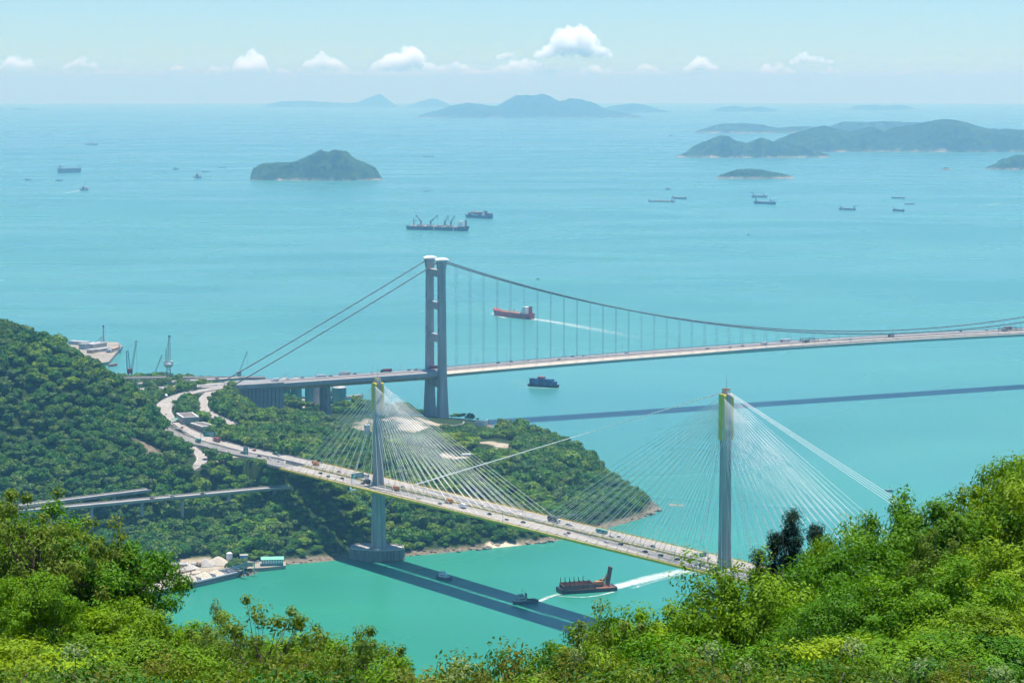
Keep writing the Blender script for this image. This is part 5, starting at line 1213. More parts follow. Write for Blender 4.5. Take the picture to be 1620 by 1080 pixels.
# workboat
t, L = ship_root('workboat', 'small blue and white workboat in the shadow of the deck', 'boat', (713, 917), (689, 913)); B = L*.34
hull_mb(L, B, 1.8, bow=.36, sheer=.6).build('hull', MT['navy'], t, O0); house(t, -L*.06, 1.8, L*.5, B*.66, 2.4, 1, 'white', 'cabin'); house(t, L*.02, 4.2, L*.28, B*.5, 2.0, 1, 'white', 'wheelhouse'); MB().tube([(0, 0, 6), (0, 0, 9.5)], [.12, .05], 5).build('mast', MT['galv'], t, O0)
# towed barge with excavator
t, L = ship_root('deck_barge', 'rusty flat barge with high side walls and standing posts under tow', 'barge', (972, 931), (884, 937)); t.location.z += .0; B = L*.34; BR = t
hull_mb(L, B, 2.9, flat=True, draft=1).build('hull', MT['black'], t, O0); MB().box((0, 0, 2.97), (L*.97, B*.95, .12)).build('deck', MT['rust'], t, O0)
hx0, hx1 = -L*.12, L*.44
for s in (-1, 1): 
    MB().box(((hx0+hx1)/2, s*B*.40, 5.0), (hx1-hx0, .5, 4.0)).build('side_wall', MT['rust'], t, O0)
    for k in range(9): MB().box((hx0+(hx1-hx0)*(k+.5)/9, s*(B*.40+.42), 4.8), (.5, .36, 3.6)).build('wall_stiffener', MT['rust'], t, O0)
    for k in range(6): MB().box((hx0+L*.14+(hx1-hx0-L*.14)*k/5.2, s*(B*.40+.1), 8.0), (.45, .45, 6.0-.6*(k % 2))).build('post', MT['black'], t, O0)
MB().box((hx1, 0, 4.7), (.5, B*.8, 3.4)).build('end_wall', MT['rust'], t, O0); MB().box((hx0, 0, 4.7), (.5, B*.8, 3.4)).build('end_wall', MT['rust'], t, O0)
for x, l, h in ((.02, 8, 2.4), (.16, 9, 1.8), (.3, 7, 1.6)): MB().dome((L*x, 0, 3.03), l*.6, B*.3, h, 12, 4, 0, .2).build('scrap_heap', MT['tan'], t, O0)
MB().box((-L*.26, -B*.2, 4.2), (6, 4.5, 2.4), .1).build('deck_crate', MT['tan'], t, O0)
# excavator with raised bucket arm on the barge
e = thing('excavator', 'orange crawler excavator on the stern of the rusty barge', 'excavator', (0, 0, 0)); e['_org'] = (0, 0, 0)
fw = Vector((math.cos(t.rotation_euler.z), math.sin(t.rotation_euler.z), 0)); e.location = Vector(t.location)-fw*L*.22+Vector((0, 0, 3.03)); e.rotation_euler = (0, 0, t.rotation_euler.z+math.pi)
for s in (-1, 1): MB().loft([[(x, s*2.0+dy, z) for x, z in ((-2.8, .5), (-2.3, 0), (2.3, 0), (2.8, .5), (2.3, 1.3), (-2.3, 1.3))] for dy in (-.45, .45)]).build('track', MT['black'], e, O0)
o = MB().box((-.6, 0, 3.0), (6.6, 4.2, 2.6)).build('body', MT['orange'], e, O0); MB().box((2.0, 1.3, 5.0), (2.0, 1.5, 1.6)).build('cab', MT['orange'], e, O0); MB().box((2.0, .52, 5.1), (1.6, .06, 1.0)).build('cab_window', MT['glass'], e, O0); MB().box((-3.2, 0, 3.1), (1.4, 4.4, 2.2)).build('counterweight', MT['tan'], e, O0)
b = MB(); b.bar((2.2, 0, 3.4), (6.0, 0, 7.4), 1.0, 1.3); b.bar((6.0, 0, 7.4), (7.2, 0, 9.4), .9, 1.0); b.build('boom', MT['orange'], e, O0)
# tall rusty ramp standing upright at the stern
r = thing('ramp', 'tall upright rusty steel ramp at the stern of the barge', 'ramp', Vector(t.location)-fw*L*.37+Vector((0, 0, 3.03))); r['_org'] = (0, 0, 0); r.rotation_euler = (0, 0, t.rotation_euler.z)
def slant(x0, z0, x1, z1, y0, y1, th_): return [[(x0, y, z0), (x1, y, z1), (x1-th_, y, z1), (x0-th_, y, z0)] for y in (y0, y1)]
MB().loft(slant(0, 0, -2.8, 15.5, -B*.26, B*.14, 1.0)).build('ramp_plate', MT['rust'], r, O0)
for k in range(5): y = -B*.24+k*B*.09; MB().loft(slant(.5, 0, -2.3, 15.2, y-.15, y+.15, .5)).build('ramp_rib', MT['rust'], r, O0)
b = MB(); lattice(b, (4.2, 0, 0), (.2, 0, 10), 1.4, 7, .25); b.build('ramp_strut', MT['tan'], r, O0)
MB().tube([Vector(t.location)+fw*L*.5+Vector((0, 0, 2.6)), (Vector(t.location)+PS(850, 952))/2+Vector((0, 0, .9)), PS(849, 952)+Vector((0, 0, 2.4))], .09, 5).build('tow_rope', MT['dark']); tag(bpy.data.objects['tow_rope'], 'thin tow rope between the tugboat and the rusty barge', 'rope')

# sand barge at the depot
a, c = PS(212, 951), PS(392, 909.5); t = thing('sand_barge', 'large grey barge full of pale sand heaps moored at the depot', 'barge', (a+c)/2); d = c-a; t.rotation_euler = (0, 0, math.atan2(d.y, d.x)); t['_org'] = (0, 0, 0); L = d.length; B = 19
t.location = Vector(t.location)+Vector((-d.y, d.x, 0)).normalized()*(B*.42)
hull_mb(L, B, 4.2, bow=.12, sheer=.35, draft=1.5).build('hull', MT['greyhull'], t, O0)
for s in (-1, 1): MB().box((-L*.04, s*B*.46, 4.75), (L*.86, .6, 1.1)).build('coaming', MT['white'], t, O0)
MB().box((-L*.04, -B*.5-.05, 3.3), (L*.84, .14, .7)).build('rubbing_strake', MT['rust'], t, O0)
for x, h, rx in ((-.36, 5, 13), (-.18, 6, 13), (0.0, 7.5, 14), (.16, 5.0, 10), (.27, 4.2, 8)): MB().dome((L*x, 0, 4.3), rx, B*.41, h, 18, 6, 0, .06).build('sand_heap', MT['sand'], t, O0, smooth=True)
for x in (.07, .2): 
    b = MB(); b.loft([[(L*x-2.2, y, 4.2), (L*x+2.2, y, 4.2), (L*x, y, 7.4)] for y in (-B*.44, B*.44)]); b.build('hold_divider', MT['greyhull'], t, O0)
b = MB(); rgq = random.Random(8)
for k in range(26): b.box((L*rgq.uniform(.34, .46), rgq.uniform(-.35, .35)*B, 4.6+rgq.random()*1.5), (rgq.uniform(.8, 2.4), rgq.uniform(.6, 2), rgq.uniform(.8, 2.6)), rgq.random()*3)
b.build('deck_machinery', MT['steel_grey'], t, O0)['kind'] = 'stuff'
# moored craft at the quays
t = small_ship((171, 563), (190, 557), 'dark work barge moored at the shipyard quay', 'greyhull', 'barge', 'barge', .2, None)
t = small_ship((172, 580), (186, 578), 'small red barge below the shipyard quay', 'red', 'barge', 'barge', .2, None)
t = small_ship((545, 632), (575, 628), 'grey ship moored beyond the green silos', 'greyhull', 'barge', 'ship', .12, None)
t = small_ship((474, 632), (487, 631), 'dark ship seen between the teal silos', 'navy', 'cargo', 'ship', .12, None)
t = small_ship((293, 592.5), (300, 592.5), 'small white boat off the shipyard trees', 'white', 'tug', 'boat', .1, None)

# ================================================================ WAKES
def foam_mat():
    m, n, out = _nt('wake_foam'); d = node(n, 'ShaderNodeBsdfDiffuse'); d.inputs[0].default_value = (.82, .86, .86, 1); tr = node(n, 'ShaderNodeBsdfTransparent'); mx = node(n, 'ShaderNodeMixShader')
    at = node(n, 'ShaderNodeAttribute', attribute_name='foam'); nz = noise(n, .16, 5, .7, 'Position', dist=.6)
    ad = node(n, 'ShaderNodeMath', operation='ADD'); n.links.new(at.outputs['Fac'], ad.inputs[0]); n.links.new(nz, ad.inputs[1])
    mr = node(n, 'ShaderNodeMapRange'); n.links.new(ad.outputs[0], mr.inputs[0]); mr.inputs[1].default_value = .80; mr.inputs[2].default_value = 1.55; mr.inputs[4].default_value = .9
    n.links.new(mr.outputs[0], mx.inputs[0]); n.links.new(tr.outputs[0], mx.inputs[1]); n.links.new(d.outputs[0], mx.inputs[2]); n.links.new(mx.outputs[0], out.inputs[0]); return m
MFOAM = foam_mat()
def wake(pts, w0, w1, s0=.85, s1=.1, edge=0):
    path = smooth_path([PS(u, v) for u, v in pts], max(4.0, (PS(*pts[0])-PS(*pts[-1])).length/60)); n = len(path); k = 9; vs = []; vals = []
    for i, p in enumerate(path):
        t = i/(n-1); d = path[min(i+1, n-1)]-path[max(i-1, 0)]; d.z = 0; d.normalize(); nn = Vector((d.y, -d.x, 0)); w = w0+(w1-w0)*t
        for j in range(k):
            q = 2*j/(k-1)-1; a = p+nn*q*w/2; a.z = sea_z(a.x, a.y)+.25; vs.append(a); f = (s0+(s1-s0)*t)*((1-q*q) if not edge else (.25+.75*abs(q)**1.5*(abs(q) < .95)))
            vals.append(f*(min(1, i/2) if edge else 1))
    fs = [(i*k+j, (i+1)*k+j, (i+1)*k+j+1, i*k+j+1) for i in range(n-1) for j in range(k-1)]
    o = MB().add(vs, fs).build('wake', MFOAM); a = o.data.attributes.new('foam', 'FLOAT', 'POINT'); a.data.foreach_set('value', vals); tag(o, kind='stuff')
wake([(838, 504), (880, 510), (940, 521), (1010, 534), (1060, 541)], 30, 80, .62, .22); wake([(800, 503), (779, 497.5), (782, 495)], 14, 8, .7, .5)
wake([(838, 609), (800, 600), (760, 594), (730, 590)], 10, 26, .45, .08); wake([(830, 612.5), (888, 615)], 9, 5, .5, .5)
wake([(968, 930), (1000, 922), (1040, 912), (1090, 902), (1140, 893)], 18, 40, .85, .5); wake([(972, 936), (930, 944), (884, 943)], 5, 4, .65, .5); wake([(848, 953), (872, 943), (886, 939.5)], 7, 9, .8, .6)
wake([(1000, 930), (1060, 914), (1120, 905)], 8, 10, .5, .2)
wake([(130, 301), (100, 306), (60, 311)], 10, 40, .8, .1); wake([(310, 282.5), (285, 287)], 8, 24, .7, .1)
wake([(1240, 253.5), (1312, 250.5)], 26, 18, .6, .3); wake([(945, 239), (1010, 237), (1075, 236)], 20, 60, .3, .55); wake([(1540, 330), (1580, 322), (1610, 322)], 14, 20, .25, .55)
wake([(1130, 562), (1200, 575), (1290, 588), (1400, 600), (1500, 612)], 20, 60, .3, .18); wake([(645, 390), (680, 398), (700, 396)], 16, 30, .22, .2)
for q in ([(420, 470), (470, 462), (520, 466)], [(560, 520), (620, 512), (660, 516)], [(100, 440), (200, 447), (300, 441)], [(880, 640), (960, 633), (1040, 636)], [(420, 950), (520, 935), (620, 940)], [(700, 900), (790, 884), (870, 880)], [(1280, 730), (1360, 722), (1450, 728)], [(1440, 470), (1530, 476), (1610, 470)], [(300, 330), (420, 336), (560, 331)], [(900, 420), (1000, 416), (1090, 420)], [(1180, 640), (1280, 652), (1380, 650)], [(520, 1000), (600, 985), (690, 990)]): wake(q, 10, 18, .24, .2)
wake([(1380, 509), (1440, 506), (1540, 510)], 14, 20, .4, .2); wake([(1270, 690), (1330, 684), (1400, 688)], 14, 20, .25, .2)

# ================================================================ TRAFFIC
CARM = {'black': M('car_black', (.02, .02, .024), .25, .1, 1), 'white': M('car_white', (.75, .75, .75), .3, .05, 1), 'silver': M('car_silver', (.42, .43, .45), .3, .05, 1, .4), 'red': M('car_red', (.45, .05, .04), .3, .1, 1), 'blue': M('car_blue', (.04, .08, .2), .3, .1, 1), 'teal': M('bus_teal', (.05, .33, .33), .35, .1, 1), 'orange': M('car_orange', (.6, .22, .03), .4, .1, 1), 'green': M('truck_green', (.04, .33, .26), .4, .1, 1), 'maroon': M('truck_maroon', (.28, .05, .08), .4, .1, 1)}
VM = {}
def car_mesh(c):
    if c in VM: return VM[c]
    b = MB(); l, w = 4.6, 1.85
    b.loft([[(x, y, z) for x, z in ((-l/2, .35), (l/2, .35), (l/2, .75), (l/2-.9, .95), (-l/2+.1, 1.0))] for y in (-w/2, w/2)], 0)
    b.loft([[(x, y*k, z) for x, z, k in ((-1.9, .96, 1), (1.25, .92, 1), (.55, 1.48, .84), (-1.35, 1.5, .84))] for y in (-w/2+.06, w/2-.06)], 1)
    b.box((-.4, 0, 1.52), (1.8, w*.8, .07), 0, 0)
    for x in (-1.4, 1.45):
        for y in (-w/2+.05, w/2-.05): b.tube([(x, y-.12, .33), (x, y+.12, .33)], .33, 8, 2)
    VM[c] = b.mesh('car', [CARM[c], MT['glass'], MT['black']]); return VM[c]
def big_vehicle(kind, col, col2):
    root = bpy.data.objects.new({'bus': 'bus', 'truck': 'truck', 'lorry': 'truck'}[kind], None); COL.objects.link(root); root['_org'] = O0
    def wheels(xs, w):
        for x in xs:
            for y in (-w/2+.1, w/2-.1): MB().tube([(x, y-.15, .5), (x, y+.15, .5)], .5, 10).build('wheel', MT['black'], root, O0)
    if kind == 'bus':
        MB().loft([[(x, y, z) for x, z in ((-5.8, .4), (5.8, .4), (5.8, 2.2), (5.6, 3.9 if col2 == 'double' else 3.1), (-5.8, 3.9 if col2 == 'double' else 3.1))] for y in (-1.25, 1.25)]).build('body', CARM[col], root, O0)
        for y in (-1.27, 1.27):
            for z in ((1.7, 3.2) if col2 == 'double' else (2.2,)): MB().box((0, y, z), (10.6, .05, .8)).build('window_band', MT['glass'], root, O0)
        MB().box((5.76, 0, 1.9), (.1, 2.2, 1.1), 0).build('windscreen', MT['glass'], root, O0); wheels((-3.6, 3.7), 2.5)
    else:
        Lc = 11.5 if kind == 'lorry' else 6.2
        MB().box((-.8 if kind == 'lorry' else -.9, 0, 2.55), (Lc, 2.5, 2.8)).build('cargo_box', CARM[col], root, O0); xc = (Lc/2-.8 if kind == 'lorry' else Lc/2-.9)+1.5
        o = MB().loft([[(xc+x, y, z) for x, z in ((-1.2, .6), (1.1, .6), (1.1, 1.7), (.7, 2.9), (-1.2, 2.9))] for y in (-1.2, 1.2)]).build('cab', CARM[col2], root, O0); MB().box((xc+1.0, 0, 2.2), (.1, 2.1, .8)).build('windscreen', MT['glass'], o, O0)
        MB().box((0, 0, .85), (Lc+2, 1.2, .45)).build('chassis', MT['black'], root, O0); wheels((-Lc/2+.6, -Lc/2+1.9, xc), 2.4)
    return root
ORD = ['first', 'second', 'third', 'fourth', 'fifth', 'sixth', 'seventh', 'eighth', 'ninth', 'tenth', 'eleventh', 'twelfth', 'thirteenth', 'fourteenth', 'fifteenth', 'sixteenth']
def put(o, p, d): o.location = p; o.rotation_euler = (0, 0, math.atan2(d.y, d.x))
def lane_cars(cars, on, where_, direction, frm, group):
    seen = {}; tot = {}
    for u, v, c in cars: tot[c] = tot.get(c, 0)+1
    for u, v, c in sorted(cars):
        k = seen.get(c, 0); seen[c] = k+1; p, d = on(u, v); o = link('car', car_mesh(c)); put(o, p+Vector((0, 0, .04)), d*direction)
        tag(o, ('%s car %s' % (c, where_)) if tot[c] == 1 else '%s %s car %s, from %s' % (ORD[k], c, where_, frm), 'car', group)
def on_tk(u, v):
    p = P(u, v, 68.5); q = V2(p)-V2(TKL); s = q.dot(dK); o = q.dot(nK); p = P(u, v, 66.9+4*s/LTK); q = V2(p)-V2(TKL); s = q.dot(dK); o = q.dot(nK)
    lanes = [x*sd for sd in (1, -1) for x in (6.6, 10.7, 14.8, 18.9)]; o = min(lanes, key=lambda x: abs(x-o)); return tk(s, o), dK
lane_cars([(507, 747.5, 'black'), (521, 752.5, 'blue'), (539, 756, 'black'), (571, 764, 'black'), (665, 787, 'white'), (775, 812, 'black'), (801, 821, 'silver'), (827, 825, 'black'), (893, 844, 'white'), (900, 842, 'maroon'), (958, 857, 'white'), (979, 860, 'black'), (1021, 871.5, 'black'), (1045, 877.5, 'black'), (1069, 884, 'black'), (1110, 893.5, 'white'), (697, 795.5, 'silver')], on_tk, 'on the near carriageway of the cable-stayed bridge', -1, 'the left', 'cars on the near carriageway of the cable-stayed bridge')
lane_cars([(539, 745, 'maroon'), (640, 769, 'silver'), (898, 829, 'silver'), (906, 830, 'white'), (969, 847.5, 'white'), (981, 848, 'white'), (1031, 863.5, 'blue'), (1097, 877, 'black'), (760, 800, 'white')], on_tk, 'on the far carriageway of the cable-stayed bridge', 1, 'the left', 'cars on the far carriageway of the cable-stayed bridge')
def bigv(kind, c1, c2, p, d, label): o = big_vehicle(kind, c1, c2); put(o, p+Vector((0, 0, .04)), d); tag(o, label, 'bus' if kind == 'bus' else 'truck')
for kind, c1, c2, u, v, dr, lab in [('truck', 'white', 'white', 735, 801.5, -1, 'white box truck on the near carriageway in mid bridge'), ('lorry', 'black', 'white', 879, 823, 1, 'dark container truck on the far carriageway of the cable-stayed bridge'), ('bus', 'teal', '', 955, 841, 1, 'teal coach on the far carriageway near the middle mast'), ('bus', 'white', '', 574, 753, 1, 'white coach beside the left mast on the far carriageway'), ('truck', 'orange', 'orange', 502, 734, 1, 'orange truck at the land end of the cable-stayed bridge'), ('truck', 'black', 'black', 583, 763, -1, 'dark truck in the shade of the left mast'), ('truck', 'orange', 'white', 708, 794.5, -1, 'orange work truck on the near carriageway right of the left mast'), ('truck', 'orange', 'orange', 626, 774, -1, 'small orange truck just right of the left mast')]:
    p, d = on_tk(u, v); bigv(kind, c1, c2, p, d*dr, lab)
def on_tm(u, v):
    z = 68
    for _ in range(6): p = P(u, v, z); s = (V2(p)-V2(TM)).dot(dM); z = tm_z(s)+.8
    o = (V2(p)-V2(TM)).dot(nM); o = max(-12, min(12, o)); 
    if abs(o) < 3: o = math.copysign(3.7, o or 1)
    return tm(s, o), dM
lane_cars([(788, 573.5, 'black'), (806, 571, 'silver'), (835, 569.5, 'white'), (883, 568, 'black'), (904, 563.5, 'maroon'), (923, 564, 'black'), (960, 561, 'white'), (990, 558, 'silver'), (1119, 551, 'black'), (1155, 549, 'silver'), (1174, 546.5, 'black'), (1267, 539.5, 'black'), (1311, 537.5, 'blue'), (1335, 537, 'white'), (1345, 537, 'silver'), (1480, 527.5, 'white'), (1520, 524, 'black'), (1560, 522, 'silver')], on_tm, 'on the main span of the suspension bridge', -1, 'the tower', 'cars on the suspension bridge')
lane_cars([(455, 600, 'black'), (478, 597, 'silver'), (500, 596, 'white'), (523, 594.5, 'black'), (560, 590.5, 'maroon'), (587, 590.5, 'white'), (640, 583, 'black'), (655, 583.5, 'silver')], on_tm, 'on the suspension bridge approach left of the tower', -1, 'the anchorage', 'cars on the suspension bridge approach')
for kind, c1, c2, u, v, dr, lab in [('bus', 'maroon', 'double', 682, 581, -1, 'dark red bus passing through the suspension tower'), ('lorry', 'maroon', 'black', 607, 586, -1, 'dark red container truck on the suspension approach'), ('lorry', 'white', 'white', 543, 591, -1, 'white container truck on the suspension approach'), ('truck', 'white', 'white', 435, 602, -1, 'white truck above the anchorage wall'), ('bus', 'white', '', 509, 596, 1, 'white bus above the wall pier'), ('lorry', 'red', 'white', 1594, 520.5, -1, 'red container truck at the right edge of the suspension bridge'), ('lorry', 'white', 'red', 1243, 540, -1, 'white truck with red cab on the main span'), ('truck', 'white', 'white', 1209, 544.5, -1, 'pale box truck left of the white and red truck on the main span'), ('truck', 'silver', 'black', 1410, 532, -1, 'grey truck on the main span near the long traveller')]:
    p, d = on_tm(u, v); bigv(kind, c1, c2, p, d*dr, lab)
def on_path(path):
    def f(u, v):
        j = min(range(1, len(path)-1), key=lambda i: abs(proj(path[i])[0]-u)+abs(proj(path[i])[1]-v)*2); d = (path[j+1]-path[j-1]).normalized(); return path[j]+Vector((d.y, -d.x, 0))*1.8, d
    return f
lane_cars([(284, 678, 'red'), (398, 713, 'red'), (262, 655, 'white'), (440, 721, 'white')], on_path(RP['far']), 'on the pale upper highway carriageway by the bend', 1, 'the bend', 'cars on the highway')
lane_cars([(381, 716, 'black'), (409, 722.5, 'black'), (420, 725, 'white'), (445, 731, 'silver')], on_path(RP['near']), 'on the grey lower highway carriageway', -1, 'the bend', 'cars on the highway')
p, d = on_path(RP['near'])(312, 697); bigv('truck', 'green', 'white', p, d, 'green truck on the highway beside the big green sign'); p, d = on_path(RP['far'])(343, 698); bigv('lorry', 'maroon', 'white', p, d, 'red container truck with white cab on the highway')
lane_cars([(322, 652, 'maroon'), (345, 661, 'black')], on_path(RP['loop']), 'on the inner slip road loop', 1, 'the top', 'cars on the highway')
lane_cars([(103, 798, 'silver'), (245, 786, 'maroon'), (270, 784, 'silver'), (325, 779, 'black'), (452, 769, 'white')], on_path(VPATH), 'on the long viaduct', 1, 'the left', 'cars on the viaduct')
lane_cars([(250, 603, 'white'), (300, 601, 'silver'), (340, 599, 'maroon')], on_path(VPATH3), 'on the elevated highway behind the hill', 1, 'the hill', 'cars on the elevated highway')
# ================================================================ FOREGROUND HILLSIDE
def gz(x, y):
    return 413.3-.262*y-.00085*y*y+4.2*np.clip((np.abs(x-1.5*0)-3)/14, 0, 1)**1.1*np.clip(y/60, 0, 1.3)+(fbm(np.asarray(x)/9+3, np.asarray(y)/9, 61)-.47)*1.2
def fore_ground():
    xs = np.linspace(-150, 150, 150); ys = np.concatenate([np.linspace(-30, 140, 120), np.linspace(146, 620, 60)]); X, Y = np.meshgrid(xs, ys); Z = gz(X, np.maximum(Y, 0)); Z = np.where(Y < 0, 413.3-.1*Y*0, Z); nx, ny = len(xs), len(ys)
    i = (np.arange(ny-1)*nx)[:, None]; k = np.arange(nx-1)[None]; f = np.stack([i+k, i+k+1, i+nx+k+1, i+nx+k], -1).reshape(-1, 4)
    m = M('hillside_soil', (.045, .06, .02), .95, .5, .5, col2=(.10, .085, .05), bump=.3); o = link('foreground_slope', nmesh('foreground_slope', np.stack([X, Y, Z-.1], -1).reshape(-1, 3), f, m, True)); tag(o, kind='structure')
fore_ground()
LF = {'acacia': leafmat('acacia_leaf', (.095, .195, .003), (.18, .325, .005), (.28, .455, .009), .27, .45), 'acacia2': leafmat('acacia_leaf_deep', (.06, .145, .003), (.12, .25, .005), (.20, .36, .009), .25, .45),
      'big': leafmat('broad_leaf', (.085, .15, .014), (.15, .23, .022), (.24, .30, .05), .36, .6), 'pine': leafmat('needle_leaf', (.008, .030, .014), (.016, .052, .022), (.03, .085, .03), .12, .6),
      'shrub': leafmat('shrub_leaf', (.09, .15, .010), (.165, .24, .016), (.26, .32, .035), .3, .8), 'pale': leafmat('pale_leaf', (.10, .18, .035), (.24, .32, .12), (.45, .48, .26), .3, 1.4), 'red': leafmat('young_leaf', (.11, .14, .02), (.20, .21, .03), (.30, .27, .06), .3, .8), 'dark': leafmat('glossy_leaf', (.035, .11, .008), (.07, .19, .012), (.12, .28, .02), .25, .8)}
def make_tree(seed, leaf, n_cl=105, per=215, rx=2.5, h=7.0, cb=.34, size=.125, asp=.40, cr=.50, style='dome', limbs=6, droop=0.0):
    rg = np.random.default_rng(seed); pr = random.Random(seed); C = []
    if style == 'dome':
        sub = [(rg.uniform(-.55, .55)*rx, rg.uniform(-.55, .55)*rx, h*rg.uniform(.62, .80), rx*rg.uniform(.42, .62)) for _ in range(6)]+[(0, 0, h*.66, rx*.8)]
        while len(C) < n_cl:
            s = sub[rg.integers(len(sub))]; d = rg.normal(size=3); d /= np.linalg.norm(d); q = s[3]*rg.uniform(.45, 1)**.4
            p = np.array([s[0]+d[0]*q, s[1]+d[1]*q, s[2]+d[2]*q*.8]); 
            if p[2] > h*cb and p[2] < h: C.append(p)
    elif style == 'sparse':
        for k in range(n_cl):
            a = rg.uniform(0, 6.28); q = rx*rg.uniform(.2, 1)**.6; C.append(np.array([q*math.cos(a), q*math.sin(a), h*(cb+(1-cb)*rg.uniform(0, 1)*(1-.45*(q/rx)**2))]))
    elif style == 'spire':
        for k in range(n_cl):
            t = rg.uniform(0, 1)**.8; q = rx*(1-t)**.8*rg.uniform(.35, 1)+.1; a = rg.uniform(0, 6.28); C.append(np.array([q*math.cos(a), q*math.sin(a), h*(cb+(1-cb)*t)+.25*q]))
    elif style == 'bush':
        for k in range(n_cl):
            d = rg.normal(size=3); d /= np.linalg.norm(d); d[2] = abs(d[2]); q = rg.uniform(.5, 1.0)*(1+.25*math.sin(3*d[0]+seed)*math.cos(4*d[1])); C.append(np.array([d[0]*rx*q, d[1]*rx*q, .1+d[2]*h*.9*q]))
    C = np.array(C)
    # wood
    b = MB(); hs = h*cb*.9 if style not in ('spire', 'bush') else h*.95
    bend = [Vector((pr.uniform(-.12, .12)*k, pr.uniform(-.12, .12)*k, hs*k/3)) for k in range(4)]
    if style == 'bush': bend = [Vector((0, 0, -.5)), Vector((0, 0, .1)), Vector((0, 0, .2)), Vector((0, 0, h*.2))]
    bend[0].z = -.8; b.tube(bend, [h*.022+.03, h*.018+.02, h*.015+.015, h*.012+.01] if style != 'spire' else [.13, .10, .06, .02], 7); top = bend[3]
    if style == 'spire':
        for p in C[::2]: b.tube([(0, 0, max(.3, p[2]-.5)), tuple(p)], [.035, .012], 3)
    else:
        dirs = [Vector((math.cos(2*math.pi*k/limbs+seed), math.sin(2*math.pi*k/limbs+seed), 0))*rx*.45+Vector((0, 0, h*(.62 if style != 'bush' else .4)*pr.uniform(.85, 1.1))) for k in range(limbs)]+[Vector((0, 0, h*.72))]
        mids = []
        for d in dirs: m = top.lerp(d, .5)+Vector((pr.uniform(-.2, .2), pr.uniform(-.2, .2), .1)); b.tube([top, m, d], [h*.008+.008, h*.005+.006, h*.003+.004], 5)
        for p in C[::1 if style == 'sparse' else 2]:
            pv = Vector(p); d = min(dirs, key=lambda q: (q-pv).length); st_ = top.lerp(d, pr.uniform(.55, 1)); m = st_.lerp(pv, .55)+Vector((0, 0, -.12*(pv-st_).length)); b.tube([st_, m, pv], [.018, .012, .006], 3)
    wood = b.mesh('trunk', MT['bark'], True)
    n = len(C)*per; ci = np.repeat(np.arange(len(C)), per); d = rg.normal(size=(n, 3)); d /= np.linalg.norm(d, axis=1)[:, None]; rr = rg.uniform(0, 1, n)**.45
    csz = (cr*rg.uniform(.6, 1.3, len(C)))[ci]; pos = C[ci]+d*(rr*csz)[:, None]*[1, 1, .72]; pos[:, 2] -= droop*rr*csz
    co = C-C.mean(0)*[1, 1, .8]; co /= np.linalg.norm(co, axis=1)[:, None]+1e-6; N = d*.8+co[ci]*.6+rg.normal(size=(n, 3))*.42+[0, 0, .2]; N /= np.linalg.norm(N, axis=1)[:, None]
    v, f = leaf_quads(pos, N, size*rg.uniform(.65, 1.35, n), rg, asp)
    return dict(crown=nmesh('crown', v, f, LF[leaf]), trunk=wood, h=float(C[:, 2].max()+cr*.5), rx=rx)
SPEC = {'A0': make_tree(1, 'acacia'), 'A1': make_tree(2, 'acacia', 115, 205, 2.7, 6.6), 'A2': make_tree(3, 'acacia2', 105, 215, 2.4, 7.4), 'A3': make_tree(4, 'acacia2', 100, 210, 2.6, 6.4), 'A4': make_tree(5, 'acacia', 90, 210, 2.1, 7.2, .4), 'A5': make_tree(16, 'acacia', 95, 215, 2.3, 7.6, .36),
      'T': make_tree(6, 'acacia2', 46, 90, 1.5, 7.5, .35, .11, .42, .38, 'sparse', 4), 'B0': make_tree(7, 'big', 120, 95, 2.1, 6.5, .35, .105, .55, .33, 'sparse', 7), 'B1': make_tree(8, 'big', 95, 95, 1.8, 6.0, .35, .105, .55, .31, 'sparse', 6),
      'C0': make_tree(9, 'pine', 150, 110, 1.15, 9.5, .12, .16, .16, .34, 'spire'), 'C1': make_tree(10, 'pine', 130, 110, 1.0, 9.0, .12, .16, .16, .32, 'spire'),
      'S0': make_tree(11, 'shrub', 75, 190, 1.5, 1.9, .1, .052, .5, .28, 'bush', 5), 'S1': make_tree(12, 'dark', 70, 150, 1.5, 2.0, .1, .065, .5, .28, 'bush', 5), 'S2': make_tree(13, 'red', 64, 180, 1.4, 1.7, .1, .052, .5, .26, 'bush', 5), 'D0': make_tree(14, 'pale', 78, 180, 1.5, 2.1, .1, .055, .5, .25, 'bush', 5), 'S3': make_tree(15, 'acacia', 72, 190, 1.5, 2.2, .1, .055, .45, .30, 'bush', 5)}
FLOOK = {'A': 'bright green feathery-leaved tree', 'T': 'thin sparse-crowned tree', 'B': 'open-branched tree with large yellow-green leaves', 'C': 'dark blue-green needle-leaved tree', 'S': 'low shrub', 'D': 'pale-leaved bush'}
fore = [  # u, v of the top, distance, kind, width factor: trees that stand out
 (1530, 764, 92, 'B1', .8), (1252, 804, 104, 'C0', .8), (1292, 824, 106, 'C1', .75), (1226, 836, 105, 'C1', .75), (1200, 866, 102, 'C0', .7), (1336, 808, 98, 'T', .6), (1304, 846, 96, 'A4', .6), (1172, 872, 78, 'T', .9), (1140, 866, 82, 'T', 1.0), (962, 958, 66, 'B1', .8), (1500, 826, 78, 'B0', .6),
 (52, 764, 80, 'B0', 1.0), (146, 818, 80, 'B1', .9), (330, 946, 68, 'D0', .9), (352, 962, 68, 'B1', .7), (412, 948, 62, 'B0', .9), (545, 980, 64, 'B0', .9), (580, 1000, 62, 'B1', .8)]
